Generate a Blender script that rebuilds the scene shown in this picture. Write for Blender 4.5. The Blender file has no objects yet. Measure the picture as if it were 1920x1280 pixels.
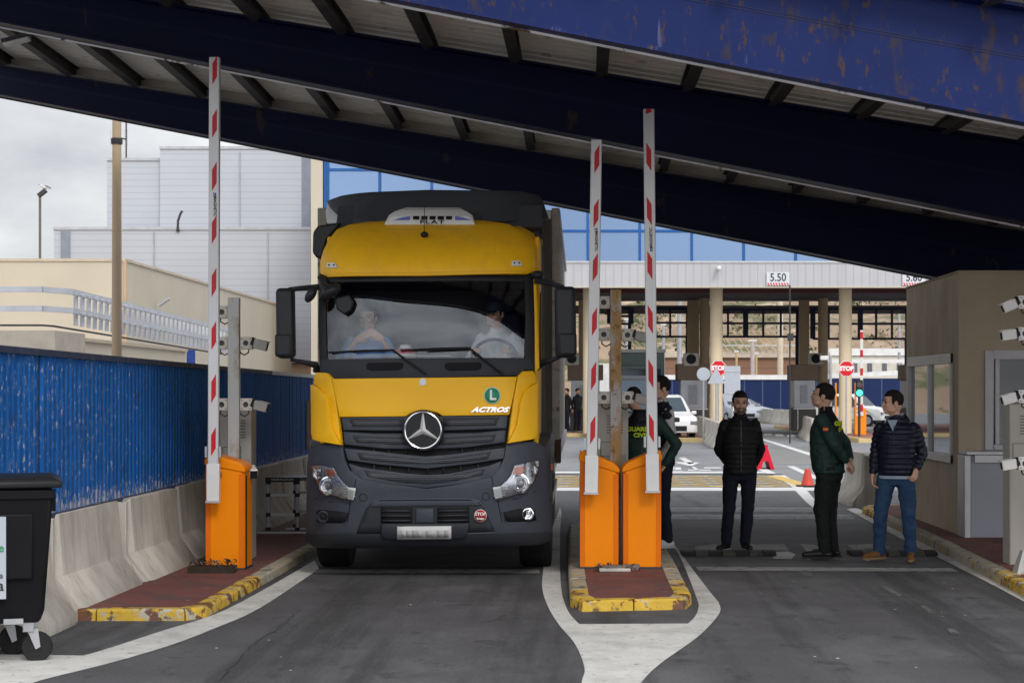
import bpy, bmesh, math, random
from mathutils import Vector, Matrix, Euler, noise
random.seed(7)
R = math.radians
scn = bpy.context.scene
COL = scn.collection

# ------------------------------------------------------------------ camera
F, XV, HZ, CZ = 3300.0, 1090.0, 735.0, 1.75        # focal (px of a 1920 px frame), principal column, horizon row, eye height
cam_d = bpy.data.cameras.new('camera')
cam = bpy.data.objects.new('camera', cam_d); COL.objects.link(cam)
cam.location = (0, 0, CZ); cam.rotation_euler = (R(90), 0, 0)
cam_d.sensor_width = 36; cam_d.lens = F / 1920 * 36
cam_d.shift_x = (960 - XV) / 1920; cam_d.shift_y = (HZ - 640) / 1920
cam_d.clip_start = 0.1; cam_d.clip_end = 3000
cam_d.dof.use_dof = True; cam_d.dof.focus_distance = 17.0; cam_d.dof.aperture_fstop = 9.0
scn.camera = cam

# ------------------------------------------------------------------ sky, sun, exposure
SUN_EL, SUN_AZ = 38.0, 160.0      # azimuth: from +Y clockwise, behind and right of the camera
w = bpy.data.worlds.new('World'); scn.world = w; w.use_nodes = True
nt = w.node_tree; nt.nodes.clear()
out = nt.nodes.new('ShaderNodeOutputWorld'); bg = nt.nodes.new('ShaderNodeBackground')
sky = nt.nodes.new('ShaderNodeTexSky'); sky.sky_type = 'NISHITA'; sky.sun_disc = False
sky.sun_elevation = R(SUN_EL); sky.sun_rotation = R(SUN_AZ)
tc = nt.nodes.new('ShaderNodeTexCoord'); mp = nt.nodes.new('ShaderNodeMapping')
mp.inputs['Scale'].default_value = (1, 1, 2.2)
n1 = nt.nodes.new('ShaderNodeTexNoise'); n1.inputs['Scale'].default_value = 4.2; n1.inputs['Detail'].default_value = 7; n1.inputs['Roughness'].default_value = .55
cr = nt.nodes.new('ShaderNodeValToRGB')
cr.color_ramp.elements[0].position = .30; cr.color_ramp.elements[0].color = (5.0, 5.15, 5.6, 1)
cr.color_ramp.elements[1].position = .62; cr.color_ramp.elements[1].color = (10.4, 10.5, 10.6, 1)
mx = nt.nodes.new('ShaderNodeMix'); mx.data_type = 'RGBA'; mx.inputs[0].default_value = .93
L = nt.links.new
L(tc.outputs['Generated'], mp.inputs[0]); L(mp.outputs[0], n1.inputs[0]); L(n1.outputs[0], cr.inputs[0])
L(sky.outputs[0], mx.inputs[6]); L(cr.outputs[0], mx.inputs[7])
# the overcast is brighter round the hidden sun
_a, _e = R(SUN_AZ), R(SUN_EL)
dt = nt.nodes.new('ShaderNodeVectorMath'); dt.operation = 'DOT_PRODUCT'; dt.inputs[1].default_value = (math.sin(_a) * math.cos(_e), math.cos(_a) * math.cos(_e), math.sin(_e))
mr_ = nt.nodes.new('ShaderNodeMapRange'); mr_.interpolation_type = 'SMOOTHSTEP'; mr_.inputs[1].default_value = -.1; mr_.inputs[2].default_value = 1; mr_.inputs[3].default_value = .9; mr_.inputs[4].default_value = 1.9
sc_ = nt.nodes.new('ShaderNodeVectorMath'); sc_.operation = 'SCALE'
L(tc.outputs['Generated'], dt.inputs[0]); L(dt.outputs['Value'], mr_.inputs[0]); L(mx.outputs[2], sc_.inputs[0]); L(mr_.outputs[0], sc_.inputs[3]); L(sc_.outputs[0], bg.inputs[0])
bg.inputs[1].default_value = 0.108
L(bg.outputs[0], out.inputs[0])
sd = bpy.data.lights.new('sun', 'SUN'); sd.energy = 1.3; sd.angle = R(14); sd.color = (1, .96, .9)
so = bpy.data.objects.new('sun', sd); COL.objects.link(so)
az = R(SUN_AZ); el = R(SUN_EL)
sdir = Vector((math.sin(az) * math.cos(el), math.cos(az) * math.cos(el), math.sin(el)))
so.rotation_euler = sdir.to_track_quat('Z', 'Y').to_euler()
scn.view_settings.view_transform = 'Standard'; scn.view_settings.look = 'None'
scn.view_settings.exposure = 0.0; scn.view_settings.gamma = 1.0
scn.cycles.max_bounces = 7; scn.cycles.diffuse_bounces = 4; scn.cycles.glossy_bounces = 4
scn.cycles.transparent_max_bounces = 10; scn.cycles.use_denoising = True

# ------------------------------------------------------------------ measuring helpers
def P(px, py, D): return Vector(((px - XV) / F * D, D, CZ + (HZ - py) / F * D))
def G(px, py, z=0.0):
    D = F * (CZ - z) / (py - HZ)
    return Vector(((px - XV) / F * D, D, z))

# ------------------------------------------------------------------ materials
_mc = {}
def M(name, col, rough=.6, metal=0.0, var=.12, vs=3.0, bump=0.0, bs=40.0, spots=None, streak=None, coat=0.0, spec=.28, extra=None):
    """procedural surface: noise-varied colour, optional blotches of a second colour and vertical streaks, fine bump"""
    if name in _mc: return _mc[name]
    m = bpy.data.materials.new(name); m.use_nodes = True
    t = m.node_tree; b = t.nodes['Principled BSDF']; K = t.links.new
    b.inputs['Roughness'].default_value = rough; b.inputs['Metallic'].default_value = metal
    b.inputs['Coat Weight'].default_value = coat; b.inputs['Specular IOR Level'].default_value = spec
    c = t.nodes.new('ShaderNodeTexCoord'); co = c.outputs['Object']
    n = t.nodes.new('ShaderNodeTexNoise'); n.inputs['Scale'].default_value = vs; n.inputs['Detail'].default_value = 6; n.inputs['Roughness'].default_value = .6
    K(co, n.inputs[0])
    x = t.nodes.new('ShaderNodeMix'); x.data_type = 'RGBA'
    x.inputs[6].default_value = tuple(min(1, v * (1 - var)) for v in col) + (1,)
    x.inputs[7].default_value = tuple(min(1, v * (1 + var)) for v in col) + (1,)
    r = t.nodes.new('ShaderNodeMapRange'); r.inputs[1].default_value = .3; r.inputs[2].default_value = .7
    K(n.outputs[0], r.inputs[0]); K(r.outputs[0], x.inputs[0])
    cur = x.outputs[2]; rough_add = None
    def layer(cur, colr, lo, hi, scale, stretch, amt):
        mpn = t.nodes.new('ShaderNodeMapping'); mpn.inputs['Scale'].default_value = stretch
        mpn.inputs['Location'].default_value = (scale * .37, scale * .11, scale * .73)
        nn = t.nodes.new('ShaderNodeTexNoise'); nn.inputs['Scale'].default_value = scale; nn.inputs['Detail'].default_value = 8; nn.inputs['Roughness'].default_value = .62
        K(co, mpn.inputs[0]); K(mpn.outputs[0], nn.inputs[0])
        rr = t.nodes.new('ShaderNodeMapRange'); rr.inputs[1].default_value = lo; rr.inputs[2].default_value = hi; rr.inputs[4].default_value = amt
        K(nn.outputs[0], rr.inputs[0])
        xx = t.nodes.new('ShaderNodeMix'); xx.data_type = 'RGBA'; xx.inputs[7].default_value = tuple(colr) + (1,)
        K(rr.outputs[0], xx.inputs[0]); K(cur, xx.inputs[6])
        return xx.outputs[2]
    for sp in (spots or []):      # (colour, threshold, softness, scale, stretch, amount)
        cur = layer(cur, sp[0], sp[1], sp[1] + sp[2], sp[3], sp[4] if len(sp) > 4 else (1, 1, 1), sp[5] if len(sp) > 5 else 1)
    if streak:                    # (colour, amount, scale)
        cur = layer(cur, streak[0], .45, .75, streak[2], (1, 1, .08), streak[1])
    if extra: cur = extra(t, co, cur)
    K(cur, b.inputs['Base Color'])
    if bump:
        nb = t.nodes.new('ShaderNodeTexNoise'); nb.inputs['Scale'].default_value = bs; nb.inputs['Detail'].default_value = 5
        K(co, nb.inputs[0]); bp = t.nodes.new('ShaderNodeBump'); bp.inputs['Strength'].default_value = bump; bp.inputs['Distance'].default_value = .01
        K(nb.outputs[0], bp.inputs['Height']); K(bp.outputs[0], b.inputs['Normal'])
    _mc[name] = m
    return m

def stripes(axis, pitch, width, colr, amt=1.0, rot=0.0):
    """extra(): thin lines of a colour every pitch metres along an axis (panel joints, ribs)"""
    def f(t, co, cur):
        K = t.links.new
        s = t.nodes.new('ShaderNodeSeparateXYZ'); K(co, s.inputs[0])
        a = t.nodes.new('ShaderNodeMath'); a.operation = 'DIVIDE'; K(s.outputs[axis], a.inputs[0]); a.inputs[1].default_value = pitch
        fr = t.nodes.new('ShaderNodeMath'); fr.operation = 'FRACT'; K(a.outputs[0], fr.inputs[0])
        l = t.nodes.new('ShaderNodeMath'); l.operation = 'LESS_THAN'; K(fr.outputs[0], l.inputs[0]); l.inputs[1].default_value = width / pitch
        mu = t.nodes.new('ShaderNodeMath'); mu.operation = 'MULTIPLY'; K(l.outputs[0], mu.inputs[0]); mu.inputs[1].default_value = amt
        x = t.nodes.new('ShaderNodeMix'); x.data_type = 'RGBA'; x.inputs[7].default_value = tuple(colr) + (1,)
        K(mu.outputs[0], x.inputs[0]); K(cur, x.inputs[6])
        return x.outputs[2]
    return f

def GLASS(name, tint=(.02, .025, .03), alpha=.5, rough=.02, spec_tint=None):
    """thin pane: see-through tint plus a mirror layer that grows at grazing angles"""
    if name in _mc: return _mc[name]
    m = bpy.data.materials.new(name); m.use_nodes = True
    t = m.node_tree; t.nodes.clear(); K = t.links.new
    o = t.nodes.new('ShaderNodeOutputMaterial'); tr = t.nodes.new('ShaderNodeBsdfTransparent'); tr.inputs[0].default_value = tuple(tint) + (1,)
    g = t.nodes.new('ShaderNodeBsdfGlossy'); g.inputs['Roughness'].default_value = rough
    g.inputs[0].default_value = tuple(spec_tint or (.9, .95, 1)) + (1,)
    fr = t.nodes.new('ShaderNodeFresnel'); fr.inputs[0].default_value = 1.55
    ad = t.nodes.new('ShaderNodeMath'); ad.operation = 'ADD'; ad.inputs[1].default_value = alpha; ad.use_clamp = True
    K(fr.outputs[0], ad.inputs[0])
    x = t.nodes.new('ShaderNodeMixShader'); K(ad.outputs[0], x.inputs[0]); K(tr.outputs[0], x.inputs[1]); K(g.outputs[0], x.inputs[2]); K(x.outputs[0], o.inputs[0])
    _mc[name] = m
    return m

def EMIT(name, col, s):
    m = bpy.data.materials.new(name); m.use_nodes = True
    b = m.node_tree.nodes['Principled BSDF']; b.inputs['Base Color'].default_value = tuple(col) + (1,)
    b.inputs['Emission Color'].default_value = tuple(col) + (1,); b.inputs['Emission Strength'].default_value = s
    return m

# ------------------------------------------------------------------ mesh builder
class MB:
    def __init__(s): s.bm = bmesh.new(); s.mi = 0
    def m(s, i): s.mi = i; return s
    def _face(s, vs):
        try:
            f = s.bm.faces.new(vs); f.material_index = s.mi; return f
        except ValueError: return None
    def box(s, x0, x1, y0, y1, z0, z1, mat=None, top=None):
        """axis box; top=(dx0,dx1,dy0,dy1) shifts the upper rectangle; mat = Matrix applied after"""
        t = top or (0, 0, 0, 0)
        v = [(x0, y0, z0), (x1, y0, z0), (x1, y1, z0), (x0, y1, z0), (x0 + t[0], y0 + t[2], z1), (x1 + t[1], y0 + t[2], z1), (x1 + t[1], y1 + t[3], z1), (x0 + t[0], y1 + t[3], z1)]
        vs = [s.bm.verts.new((mat @ Vector(p)) if mat else p) for p in v]
        for f in ((0, 3, 2, 1), (4, 5, 6, 7), (0, 1, 5, 4), (1, 2, 6, 5), (2, 3, 7, 6), (3, 0, 4, 7)): s._face([vs[i] for i in f])
        return s
    def prism(s, pts, vec, mat=None):
        """closed polygon of 3-D points extruded by vec"""
        vec = Vector(vec); a = [Vector(p) for p in pts]; b = [p + vec for p in a]
        if mat: a = [mat @ p for p in a]; b = [mat @ p for p in b]
        va = [s.bm.verts.new(p) for p in a]; vb = [s.bm.verts.new(p) for p in b]; n = len(a)
        s._face(va[::-1]); s._face(vb)
        for i in range(n): s._face([va[i], va[(i + 1) % n], vb[(i + 1) % n], vb[i]])
        return s
    def poly(s, pts):
        s._face([s.bm.verts.new(p) for p in pts]); return s
    def loft(s, rings, close=True, cap=True):
        R_ = [[s.bm.verts.new(p) for p in r] for r in rings]; n = len(R_[0])
        for a, b in zip(R_, R_[1:]):
            for i in range(n if close else n - 1): s._face([a[i], a[(i + 1) % n], b[(i + 1) % n], b[i]])
        if cap: s._face(R_[0][::-1]); s._face(R_[-1])
        return s
    def tube(s, pts, r, n=8, cap=True):
        pts = [Vector(p) for p in pts]; rs = r if isinstance(r, (list, tuple)) else [r] * len(pts); rings = []
        up = None
        for i, p in enumerate(pts):
            d = (pts[min(i + 1, len(pts) - 1)] - pts[max(i - 1, 0)]).normalized()
            if up is None:
                up = Vector((0, 0, 1)) if abs(d.z) < .9 else Vector((1, 0, 0))
            a = d.cross(up).normalized(); up = a.cross(d).normalized()
            rings.append([p + (a * math.cos(2 * math.pi * k / n) + up * math.sin(2 * math.pi * k / n)) * rs[i] for k in range(n)])
        return s.loft(rings, True, cap)
    def lathe(s, prof, n=24, c=(0, 0, 0), axis='z'):
        """profile [(radius, height)...] around an axis"""
        rings = []; c = Vector(c)
        for rr, h in prof:
            ring = []
            for k in range(n):
                a = 2 * math.pi * k / n; u, v = rr * math.cos(a), rr * math.sin(a)
                ring.append(c + (Vector((u, v, h)) if axis == 'z' else Vector((u, h, v)) if axis == 'y' else Vector((h, u, v))))
            rings.append(ring)
        return s.loft(rings, True, True)
    def ball(s, c, rx, ry=None, rz=None, seg=12, mat=None):
        ry = ry or rx; rz = rz or rx; c = Vector(c); rings = []
        for j in range(1, seg // 2 + 3):
            th = math.pi * j / (seg // 2 + 3)
            ring = [Vector((rx * math.sin(th) * math.cos(2 * math.pi * k / seg), ry * math.sin(th) * math.sin(2 * math.pi * k / seg), rz * math.cos(th))) for k in range(seg)]
            if mat: ring = [mat @ p for p in ring]
            rings.append([c + p for p in ring])
        return s.loft(rings, True, True)
    def build(s, name, mats, parent=None, loc=None, bevel=0, seg=2, smooth=35, label=None, rz=None, weld=True):
        bm = s.bm
        if weld: bmesh.ops.remove_doubles(bm, verts=bm.verts, dist=1e-5)
        bmesh.ops.recalc_face_normals(bm, faces=bm.faces)
        me = bpy.data.meshes.new(name); bm.to_mesh(me); bm.free()
        for mt in (mats if isinstance(mats, (list, tuple)) else [mats]): me.materials.append(mt)
        if smooth:
            me.polygons.foreach_set('use_smooth', [True] * len(me.polygons)); me.set_sharp_from_angle(angle=R(smooth))
        o = bpy.data.objects.new(name, me); COL.objects.link(o)
        if parent: o.parent = parent
        if loc is not None: o.location = loc
        if rz is not None: o.rotation_euler = (0, 0, rz)
        if bevel:
            bv = o.modifiers.new('bevel', 'BEVEL'); bv.width = bevel; bv.segments = seg; bv.limit_method = 'ANGLE'; bv.angle_limit = R(35)
        if label: o['label'] = label
        return o

def tag(o, label, cat, group=None):
    o['label'] = label; o['category'] = cat
    if group: o['group'] = group
    return o
def thing(name, label, cat, loc=(0, 0, 0), rz=0, group=None):
    o = bpy.data.objects.new(name, None); COL.objects.link(o); o.empty_display_size = .2
    o.location = loc; o.rotation_euler = (0, 0, rz)
    return tag(o, label, cat, group)
def struct(o, kind='structure'):
    o['kind'] = kind; return o
def dup(o, parent=None, loc=None, rz=None, label=None, cat=None, group=None):
    c = o.copy(); COL.objects.link(c)
    if parent: c.parent = parent
    for ch in list(o.children): dup(ch, c)
    if loc is not None: c.location = loc
    if rz is not None: c.rotation_euler = (0, 0, rz)
    if label: c['label'] = label
    if cat: c['category'] = cat
    if group: c['group'] = group
    return c
def text(name, s, size, mat, parent=None, loc=(0, 0, 0), rot=(R(90), 0, 0), depth=.002, bold=0.0, sx=1.0, spacing=1.0, shear=0.0, align='CENTER'):
    """raised lettering as a mesh, centred on loc"""
    cu = bpy.data.curves.new(name, 'FONT'); cu.body = s; cu.size = size; cu.extrude = depth; cu.offset = bold
    cu.align_x = align; cu.align_y = 'CENTER'; cu.space_character = spacing; cu.shear = shear; cu.resolution_u = 3
    tmp = bpy.data.objects.new('tmp', cu); COL.objects.link(tmp)
    dg = bpy.context.evaluated_depsgraph_get()
    me = bpy.data.meshes.new_from_object(tmp.evaluated_get(dg)); bpy.data.objects.remove(tmp)
    me.materials.clear(); me.materials.append(mat); me.transform(Matrix.Diagonal((sx, 1, 1, 1)))
    o = bpy.data.objects.new(name, me); COL.objects.link(o); o.rotation_euler = rot; o.location = loc
    if parent: o.parent = parent
    return o
def sheet(name, pts, z, mat, thick=0):
    """flat ground polygon from (x, y) points, triangulated"""
    m = MB()
    if thick: m.prism([(x, y, z - thick) for x, y in pts], (0, 0, thick))
    else: m.poly([(x, y, z) for x, y in pts])
    bmesh.ops.triangulate(m.bm, faces=[f for f in m.bm.faces if len(f.verts) > 4])
    return struct(m.build(name, mat, smooth=0))
def band(name, a, b, z, mat):
    """strip between two polylines of (x, y)"""
    m = MB(); va = [m.bm.verts.new((x, y, z)) for x, y in a]; vb = [m.bm.verts.new((x, y, z)) for x, y in b]
    for i in range(len(va) - 1): m._face([va[i], va[i + 1], vb[i + 1], vb[i]])
    return struct(m.build(name, mat, smooth=0))
def g2(*pp): return [tuple(G(x, y)[:2]) for x, y in pp]
# ------------------------------------------------------------------ shared materials
asph_new = M('asphalt dark', (.080, .078, .083), .82, var=.16, vs=1.3, bump=.5, bs=180, spots=[((.13, .13, .135), .48, .16, 1.3, (1, .6, 1), .6), ((.034, .034, .036), .48, .14, .9, (2.4, .16, 1), .7), ((.04, .04, .042), .58, .05, 3.1, (1, .7, 1), .55), ((.15, .15, .15), .60, .03, 70, (1, 1, 1), .55), ((.02, .02, .022), .60, .03, 55, (1, 1, 1), .5), ((.16, .16, .155), .74, .03, 9, (1, 1, 1), .4)])
asph_mid = M('asphalt worn', (.125, .125, .13), .8, var=.16, vs=1.1, bump=.5, bs=150, spots=[((.21, .21, .21), .55, .1, 4, (1, 1, 1), .5), ((.075, .075, .078), .58, .08, .9, (3, .3, 1), .6), ((.3, .3, .29), .7, .03, 8, (1, 1, 1), .5)])
asph_old = M('asphalt old', (.235, .24, .25), .85, var=.1, vs=.5, bump=.3, bs=100, spots=[((.15, .15, .155), .56, .1, .35, (3, .5, 1), .6)])
paint_w = M('road paint white', (.56, .55, .52), .7, var=.1, vs=6, bump=.3, bs=120, spots=[((.16, .16, .16), .6, .06, 14, (1, 1, 1), .75), ((.28, .28, .27), .5, .2, 1.6, (1, 1, 1), .7)])
paint_g = M('road paint worn', (.30, .30, .29), .75, var=.15, vs=6, bump=.3, bs=120, spots=[((.09, .09, .09), .54, .07, 12, (1, 1, 1), .85)])
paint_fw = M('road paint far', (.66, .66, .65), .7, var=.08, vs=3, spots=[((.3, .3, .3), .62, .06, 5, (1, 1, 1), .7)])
paint_y = M('road paint yellow', (.62, .42, .12), .7, var=.12, vs=4, spots=[((.3, .28, .25), .57, .08, 6, (1, 1, 1), .8)])
pave_red = M('red pavement', (.17, .062, .055), .8, var=.25, vs=2, bump=.5, bs=60, spots=[((.085, .07, .066), .50, .10, 4, (1, 1, 1), .7), ((.26, .22, .2), .62, .05, 9, (1, 1, 1), .6), ((.035, .03, .03), .64, .03, 2.5, (3, 1, 1), .7)])
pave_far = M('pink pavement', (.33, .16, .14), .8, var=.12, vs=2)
kerb_y = M('kerb yellow', (.56, .36, .045), .65, var=.15, vs=8, bump=.5, bs=60, spots=[((.42, .39, .33), .55, .03, 6, (1, 1, 1), .9), ((.12, .04, .03), .545, .02, 4.5, (1, 1, 1), .9), ((.06, .05, .04), .56, .08, 11, (1, 1, 1), .85)])
kerb_g = M('kerb worn', (.36, .33, .27), .8, var=.2, vs=8, bump=.6, bs=50, spots=[((.42, .3, .08), .54, .06, 6, (1, 1, 1), .8), ((.05, .045, .04), .56, .08, 7, (1, 1, 1), .85)])
conc = M('barrier concrete', (.50, .47, .42), .85, var=.13, vs=2.2, bump=.5, bs=45, spots=[((.30, .275, .24), .52, .16, 2.6, (1, 1, .4), .6), ((.07, .06, .055), .68, .05, 9, (1, 1, 1), .8), ((.46, .44, .4), .6, .1, 6, (1, 1, 1), .5)], streak=((.22, .195, .17), .5, 7))
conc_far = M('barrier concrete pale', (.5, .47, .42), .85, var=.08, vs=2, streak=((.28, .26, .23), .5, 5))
steel_blue = M('canopy steel shaded', (.003, .006, .034), .5, spec=.15, var=.2, vs=1.2, bump=.15, bs=20, spots=[((.055, .035, .025), .645, .04, 3.2, (1, 1, .45), .75)])  # darker copy of the canopy blue, shade under the deck put in; spots rust
def peel(t, co, cur):  # flaked paint that gets denser towards the near end of the fence and the foot of the slats
    K = t.links.new
    s = t.nodes.new('ShaderNodeSeparateXYZ'); K(co, s.inputs[0])
    def rng(src, a, b, lo, hi):
        r = t.nodes.new('ShaderNodeMapRange'); r.inputs[1].default_value = a; r.inputs[2].default_value = b; r.inputs[3].default_value = lo; r.inputs[4].default_value = hi
        K(src, r.inputs[0]); return r.outputs[0]
    a = rng(s.outputs[1], 14.5, 17.5, .07, .012); b = rng(s.outputs[2], .82, 1.0, .14, 0)
    n = t.nodes.new('ShaderNodeTexNoise'); n.inputs['Scale'].default_value = 34; n.inputs['Detail'].default_value = 8; n.inputs['Roughness'].default_value = .75; mp2 = t.nodes.new('ShaderNodeMapping'); mp2.inputs['Scale'].default_value = (1, 1, .5); K(co, mp2.inputs[0]); K(mp2.outputs[0], n.inputs[0])
    q = t.nodes.new('ShaderNodeMath'); K(n.outputs[0], q.inputs[0]); K(a, q.inputs[1])
    q2 = t.nodes.new('ShaderNodeMath'); K(q.outputs[0], q2.inputs[0]); K(b, q2.inputs[1])
    f = rng(q2.outputs[0], .635, .68, 0, .65)
    x = t.nodes.new('ShaderNodeMix'); x.data_type = 'RGBA'; x.inputs[7].default_value = (.37, .37, .38, 1); K(f, x.inputs[0]); K(cur, x.inputs[6])
    return x.outputs[2]
fence_blue = M('fence blue', (.006, .085, .30), .6, spec=.12, var=.18, vs=2.5, bump=.2, bs=60, spots=[((.02, .03, .07), .6, .1, 2, (1, 1, 1), .6)], extra=peel)
rail_blue = M('fence rail', (.03, .045, .09), .55, var=.25, vs=6, spots=[((.14, .12, .11), .58, .06, 9)])
galv = M('galvanised', (.42, .43, .45), .45, .6, var=.12, vs=6)
alum = M('aluminium', (.5, .5, .51), .42, .35, var=.08, vs=5)
dark_steel = M('dark steel', (.05, .05, .055), .5, .4, var=.2)
black_pl = M('black plastic', (.012, .012, .014), .5, var=.2, vs=8)
rubber = M('rubber', (.014, .014, .015), .75, var=.3, vs=9, bump=.3)
white_pl = M('white enamel', (.66, .66, .64), .4, var=.04)
red_mark = M('red reflective', (.50, .012, .02), .4, var=.06)
cream = M('cream render', (.50, .45, .365), .85, var=.05, vs=.6, bump=.2, spots=[((.45, .38, .29), .62, .12, .8, (1, 1, .3), .5)])
brown_steel = M('brown enamel', (.12, .082, .055), .55, var=.08)

# ------------------------------------------------------------------ ground, roads, pavements
m = MB(); m.poly([(-160, -12, 0), (160, -12, 0), (160, 420, 0), (-160, 420, 0)]); struct(m.build('ground', asph_old, smooth=0))
sheet('road_under_canopy', [(-12, -10), (12, -10), (12, 31.4), (-12, 31.4)], .004, asph_mid)
sheet('road_near', [(-12, -10), (12, -10), (12, 17.6), (-12, 17.6)], .008, asph_new)
Z1 = .012
def cr_(pts, k=6):
    o = []; n = len(pts)
    for i in range(n - 1):
        p0, p1, p2, p3 = pts[max(i - 1, 0)], pts[i], pts[i + 1], pts[min(i + 2, n - 1)]
        for j in range(k):
            t = j / k; o.append(tuple(.5 * (2 * b + (c - a) * t + (2 * a - 5 * b + 4 * c - d) * t * t + (3 * b - a - 3 * c + d) * t ** 3) for a, b, c, d in zip(p0, p1, p2, p3)))
    o.append(pts[-1]); return o
band('lane_line_left', g2(*cr_([(20, 1300), (77, 1278), (200, 1247), (316, 1213), (400, 1181), (485, 1143), (598, 1068)])), g2(*cr_([(-60, 1300), (0, 1270), (100, 1244), (176, 1226), (300, 1186), (425, 1144), (590, 1052)])), Z1, paint_w)
sheet('painted_patch_left', g2((-40, 1228), (176, 1231), (90, 1256), (0, 1277), (-60, 1290)), Z1 - .002, paint_w)
sheet('stop_line_left', g2((593, 1069), (1010, 1069), (1012, 1076), (590, 1076)), Z1, paint_g)
LO = [(1050, 952), (1033, 1000), (1019, 1068), (1017, 1106), (1028, 1140), (1048, 1173), (1079, 1211), (1096, 1255), (1091, 1280), (1088, 1320)]
LI = [(1053, 962), (1050, 1000), (1050, 1068), (1053, 1110), (1060, 1136), (1070, 1155), (1086, 1172)]
RI = [(1290, 1171), (1303, 1158), (1309, 1143), (1307, 1125), (1276, 1048), (1247, 1003)]
RO = [(1249, 1001), (1283, 1048), (1331, 1111), (1349, 1135), (1346, 1156), (1307, 1197), (1240, 1245), (1204, 1280), (1180, 1320)]
LO, LI, RI, RO = cr_(LO), cr_(LI), cr_(RI), cr_(RO)
band('island_line_left', g2(*LO[:37]), g2(*LI), Z1, paint_w)
band('island_line_right', g2(*RO[:31]), g2(*RI[::-1]), Z1, paint_w)
sheet('island_painted_tip', g2(*(LO[36:] + RO[:29:-1] + [(1290, 1171), (1086, 1172)])), Z1, paint_w)
sheet('stop_line_right', g2((1304, 1064), (1784, 1066), (1796, 1073), (1310, 1071)), Z1, paint_g)
band('lane_line_right', g2((1587, 955), (1640, 984), (1700, 1017), (1762, 1048), (1840, 1087), (1940, 1140)), g2((1605, 953), (1655, 974), (1715, 1003), (1780, 1036), (1850, 1072), (1940, 1118)), Z1, paint_w)
for k, q in enumerate([((1300, 1026), (1342, 1020), (1352, 1030), (1306, 1036)), ((1395, 1021), (1470, 1021), (1480, 1032), (1400, 1034)), ((1500, 1020), (1530, 1022), (1545, 1036), (1512, 1034)), ((1590, 1022), (1655, 1019), (1670, 1028), (1600, 1031)), ((1450, 1036), (1478, 1034), (1492, 1040), (1484, 1049), (1450, 1048))]):
    sheet('worn_road_mark', g2(*q), Z1 - .004, paint_g if k != 4 else paint_w)
for q in [((1652, 1103), (1662, 1101), (1692, 1117), (1684, 1119)), ((1725, 1138), (1735, 1137), (1752, 1150), (1742, 1151)), ((1500, 1072), (1520, 1074), (1524, 1082), (1505, 1080)), ((1775, 1180), (1792, 1182), (1800, 1190), (1783, 1190))]:
    sheet('paint_trace', g2(*q), Z1, M('paint trace', (.13, .13, .13), .8, var=.3, vs=9, spots=[((.06, .06, .06), .5, .1, 12)]))
crk = M('crack dark', (.030, .030, .030), .9)
def crack(pts, w_, seed):
    rnd = random.Random(seed); P_ = [Vector(G(*q)[:2]) for q in pts]; line = []
    for a, b in zip(P_, P_[1:]):
        for i in range(10): line.append(a.lerp(b, i / 10) + Vector((rnd.uniform(-.02, .02), rnd.uniform(-.03, .03))))
    line.append(P_[-1]); band('road_crack', [(q.x - w_ * rnd.uniform(.3, 1), q.y) for q in line], [(q.x + w_ * rnd.uniform(.3, 1), q.y) for q in line], .0125, crk)
crack([(404, 1285), (470, 1215), (520, 1180), (562, 1146)], .004, 1)
bits = M('litter pale', (.5, .5, .48), .8)
rnd = random.Random(21)
for k in range(26):
    q = G(rnd.uniform(120, 1850), rnd.uniform(1090, 1275)); r_ = rnd.uniform(.006, .02)
    if -.9 < q.x < 1.3: continue
    MB_ = [(q.x + r_ * math.cos(a) * rnd.uniform(.5, 1.3), q.y + r_ * math.sin(a) * rnd.uniform(.5, 1.6)) for a in (0, 1.2, 2.5, 3.9, 5.2)]; sheet('road_fleck', MB_, .0135, bits)
# far lanes
sheet('cross_line_far', g2((1040, 914), (1600, 914), (1604, 920), (1040, 920)), .006, paint_fw)
sheet('cross_line_far', g2((1040, 884), (1430, 884), (1436, 887), (1040, 887)), .006, paint_fw)
sheet('drain_slot', g2((1040, 888.5), (1466, 888.5), (1468, 890), (1040, 890)), .006, dark_steel)
m = MB()
def line2(m, a, b, w_, z=.006):
    a = Vector((a[0], a[1])); b = Vector((b[0], b[1])); n = (b - a).normalized(); n = Vector((-n.y, n.x)) * w_ / 2
    m.poly([(a.x - n.x, a.y - n.y, z), (b.x - n.x, b.y - n.y, z), (b.x + n.x, b.y + n.y, z), (a.x + n.x, a.y + n.y, z)])
YA, YB, XA, XB = 32.6, 36.6, -3.5, 4.0
for x in [i * .95 - 7.2 for i in range(12)]:
    for s in (0, 1):
        a, b = ((x, YA), (x + 4.2, YB)) if s == 0 else ((x + 4.2, YA), (x, YB))
        t0, t1 = 0, 1
        p, q = Vector(a), Vector(b)
        lo, hi = sorted(((XA - p.x) / (q.x - p.x), (XB - p.x) / (q.x - p.x)))
        lo = max(0, lo); hi = min(1, hi)
        if hi > lo: line2(m, p.lerp(q, lo), p.lerp(q, hi), .11, .006 + .0015 * s + .00005 * x)
line2(m, (XA, YA), (XB + .15, YA), .16, .0085); line2(m, (XA, YB), (XB, YB), .14, .0085); line2(m, (XB, YB), (XB + .2, YA), .3, .009)
struct(m.build('yellow_box_marking', paint_y, smooth=0))
m = MB()
for i in range(9): line2(m, (3.9 + i * .06, 43.5 + i * 1.5), (7.2 + i * .12, 43.2 + i * 1.5), .28, .006)
struct(m.build('hatched_marking', M('road paint faded', (.38, .35, .29), .8), smooth=0))
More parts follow.
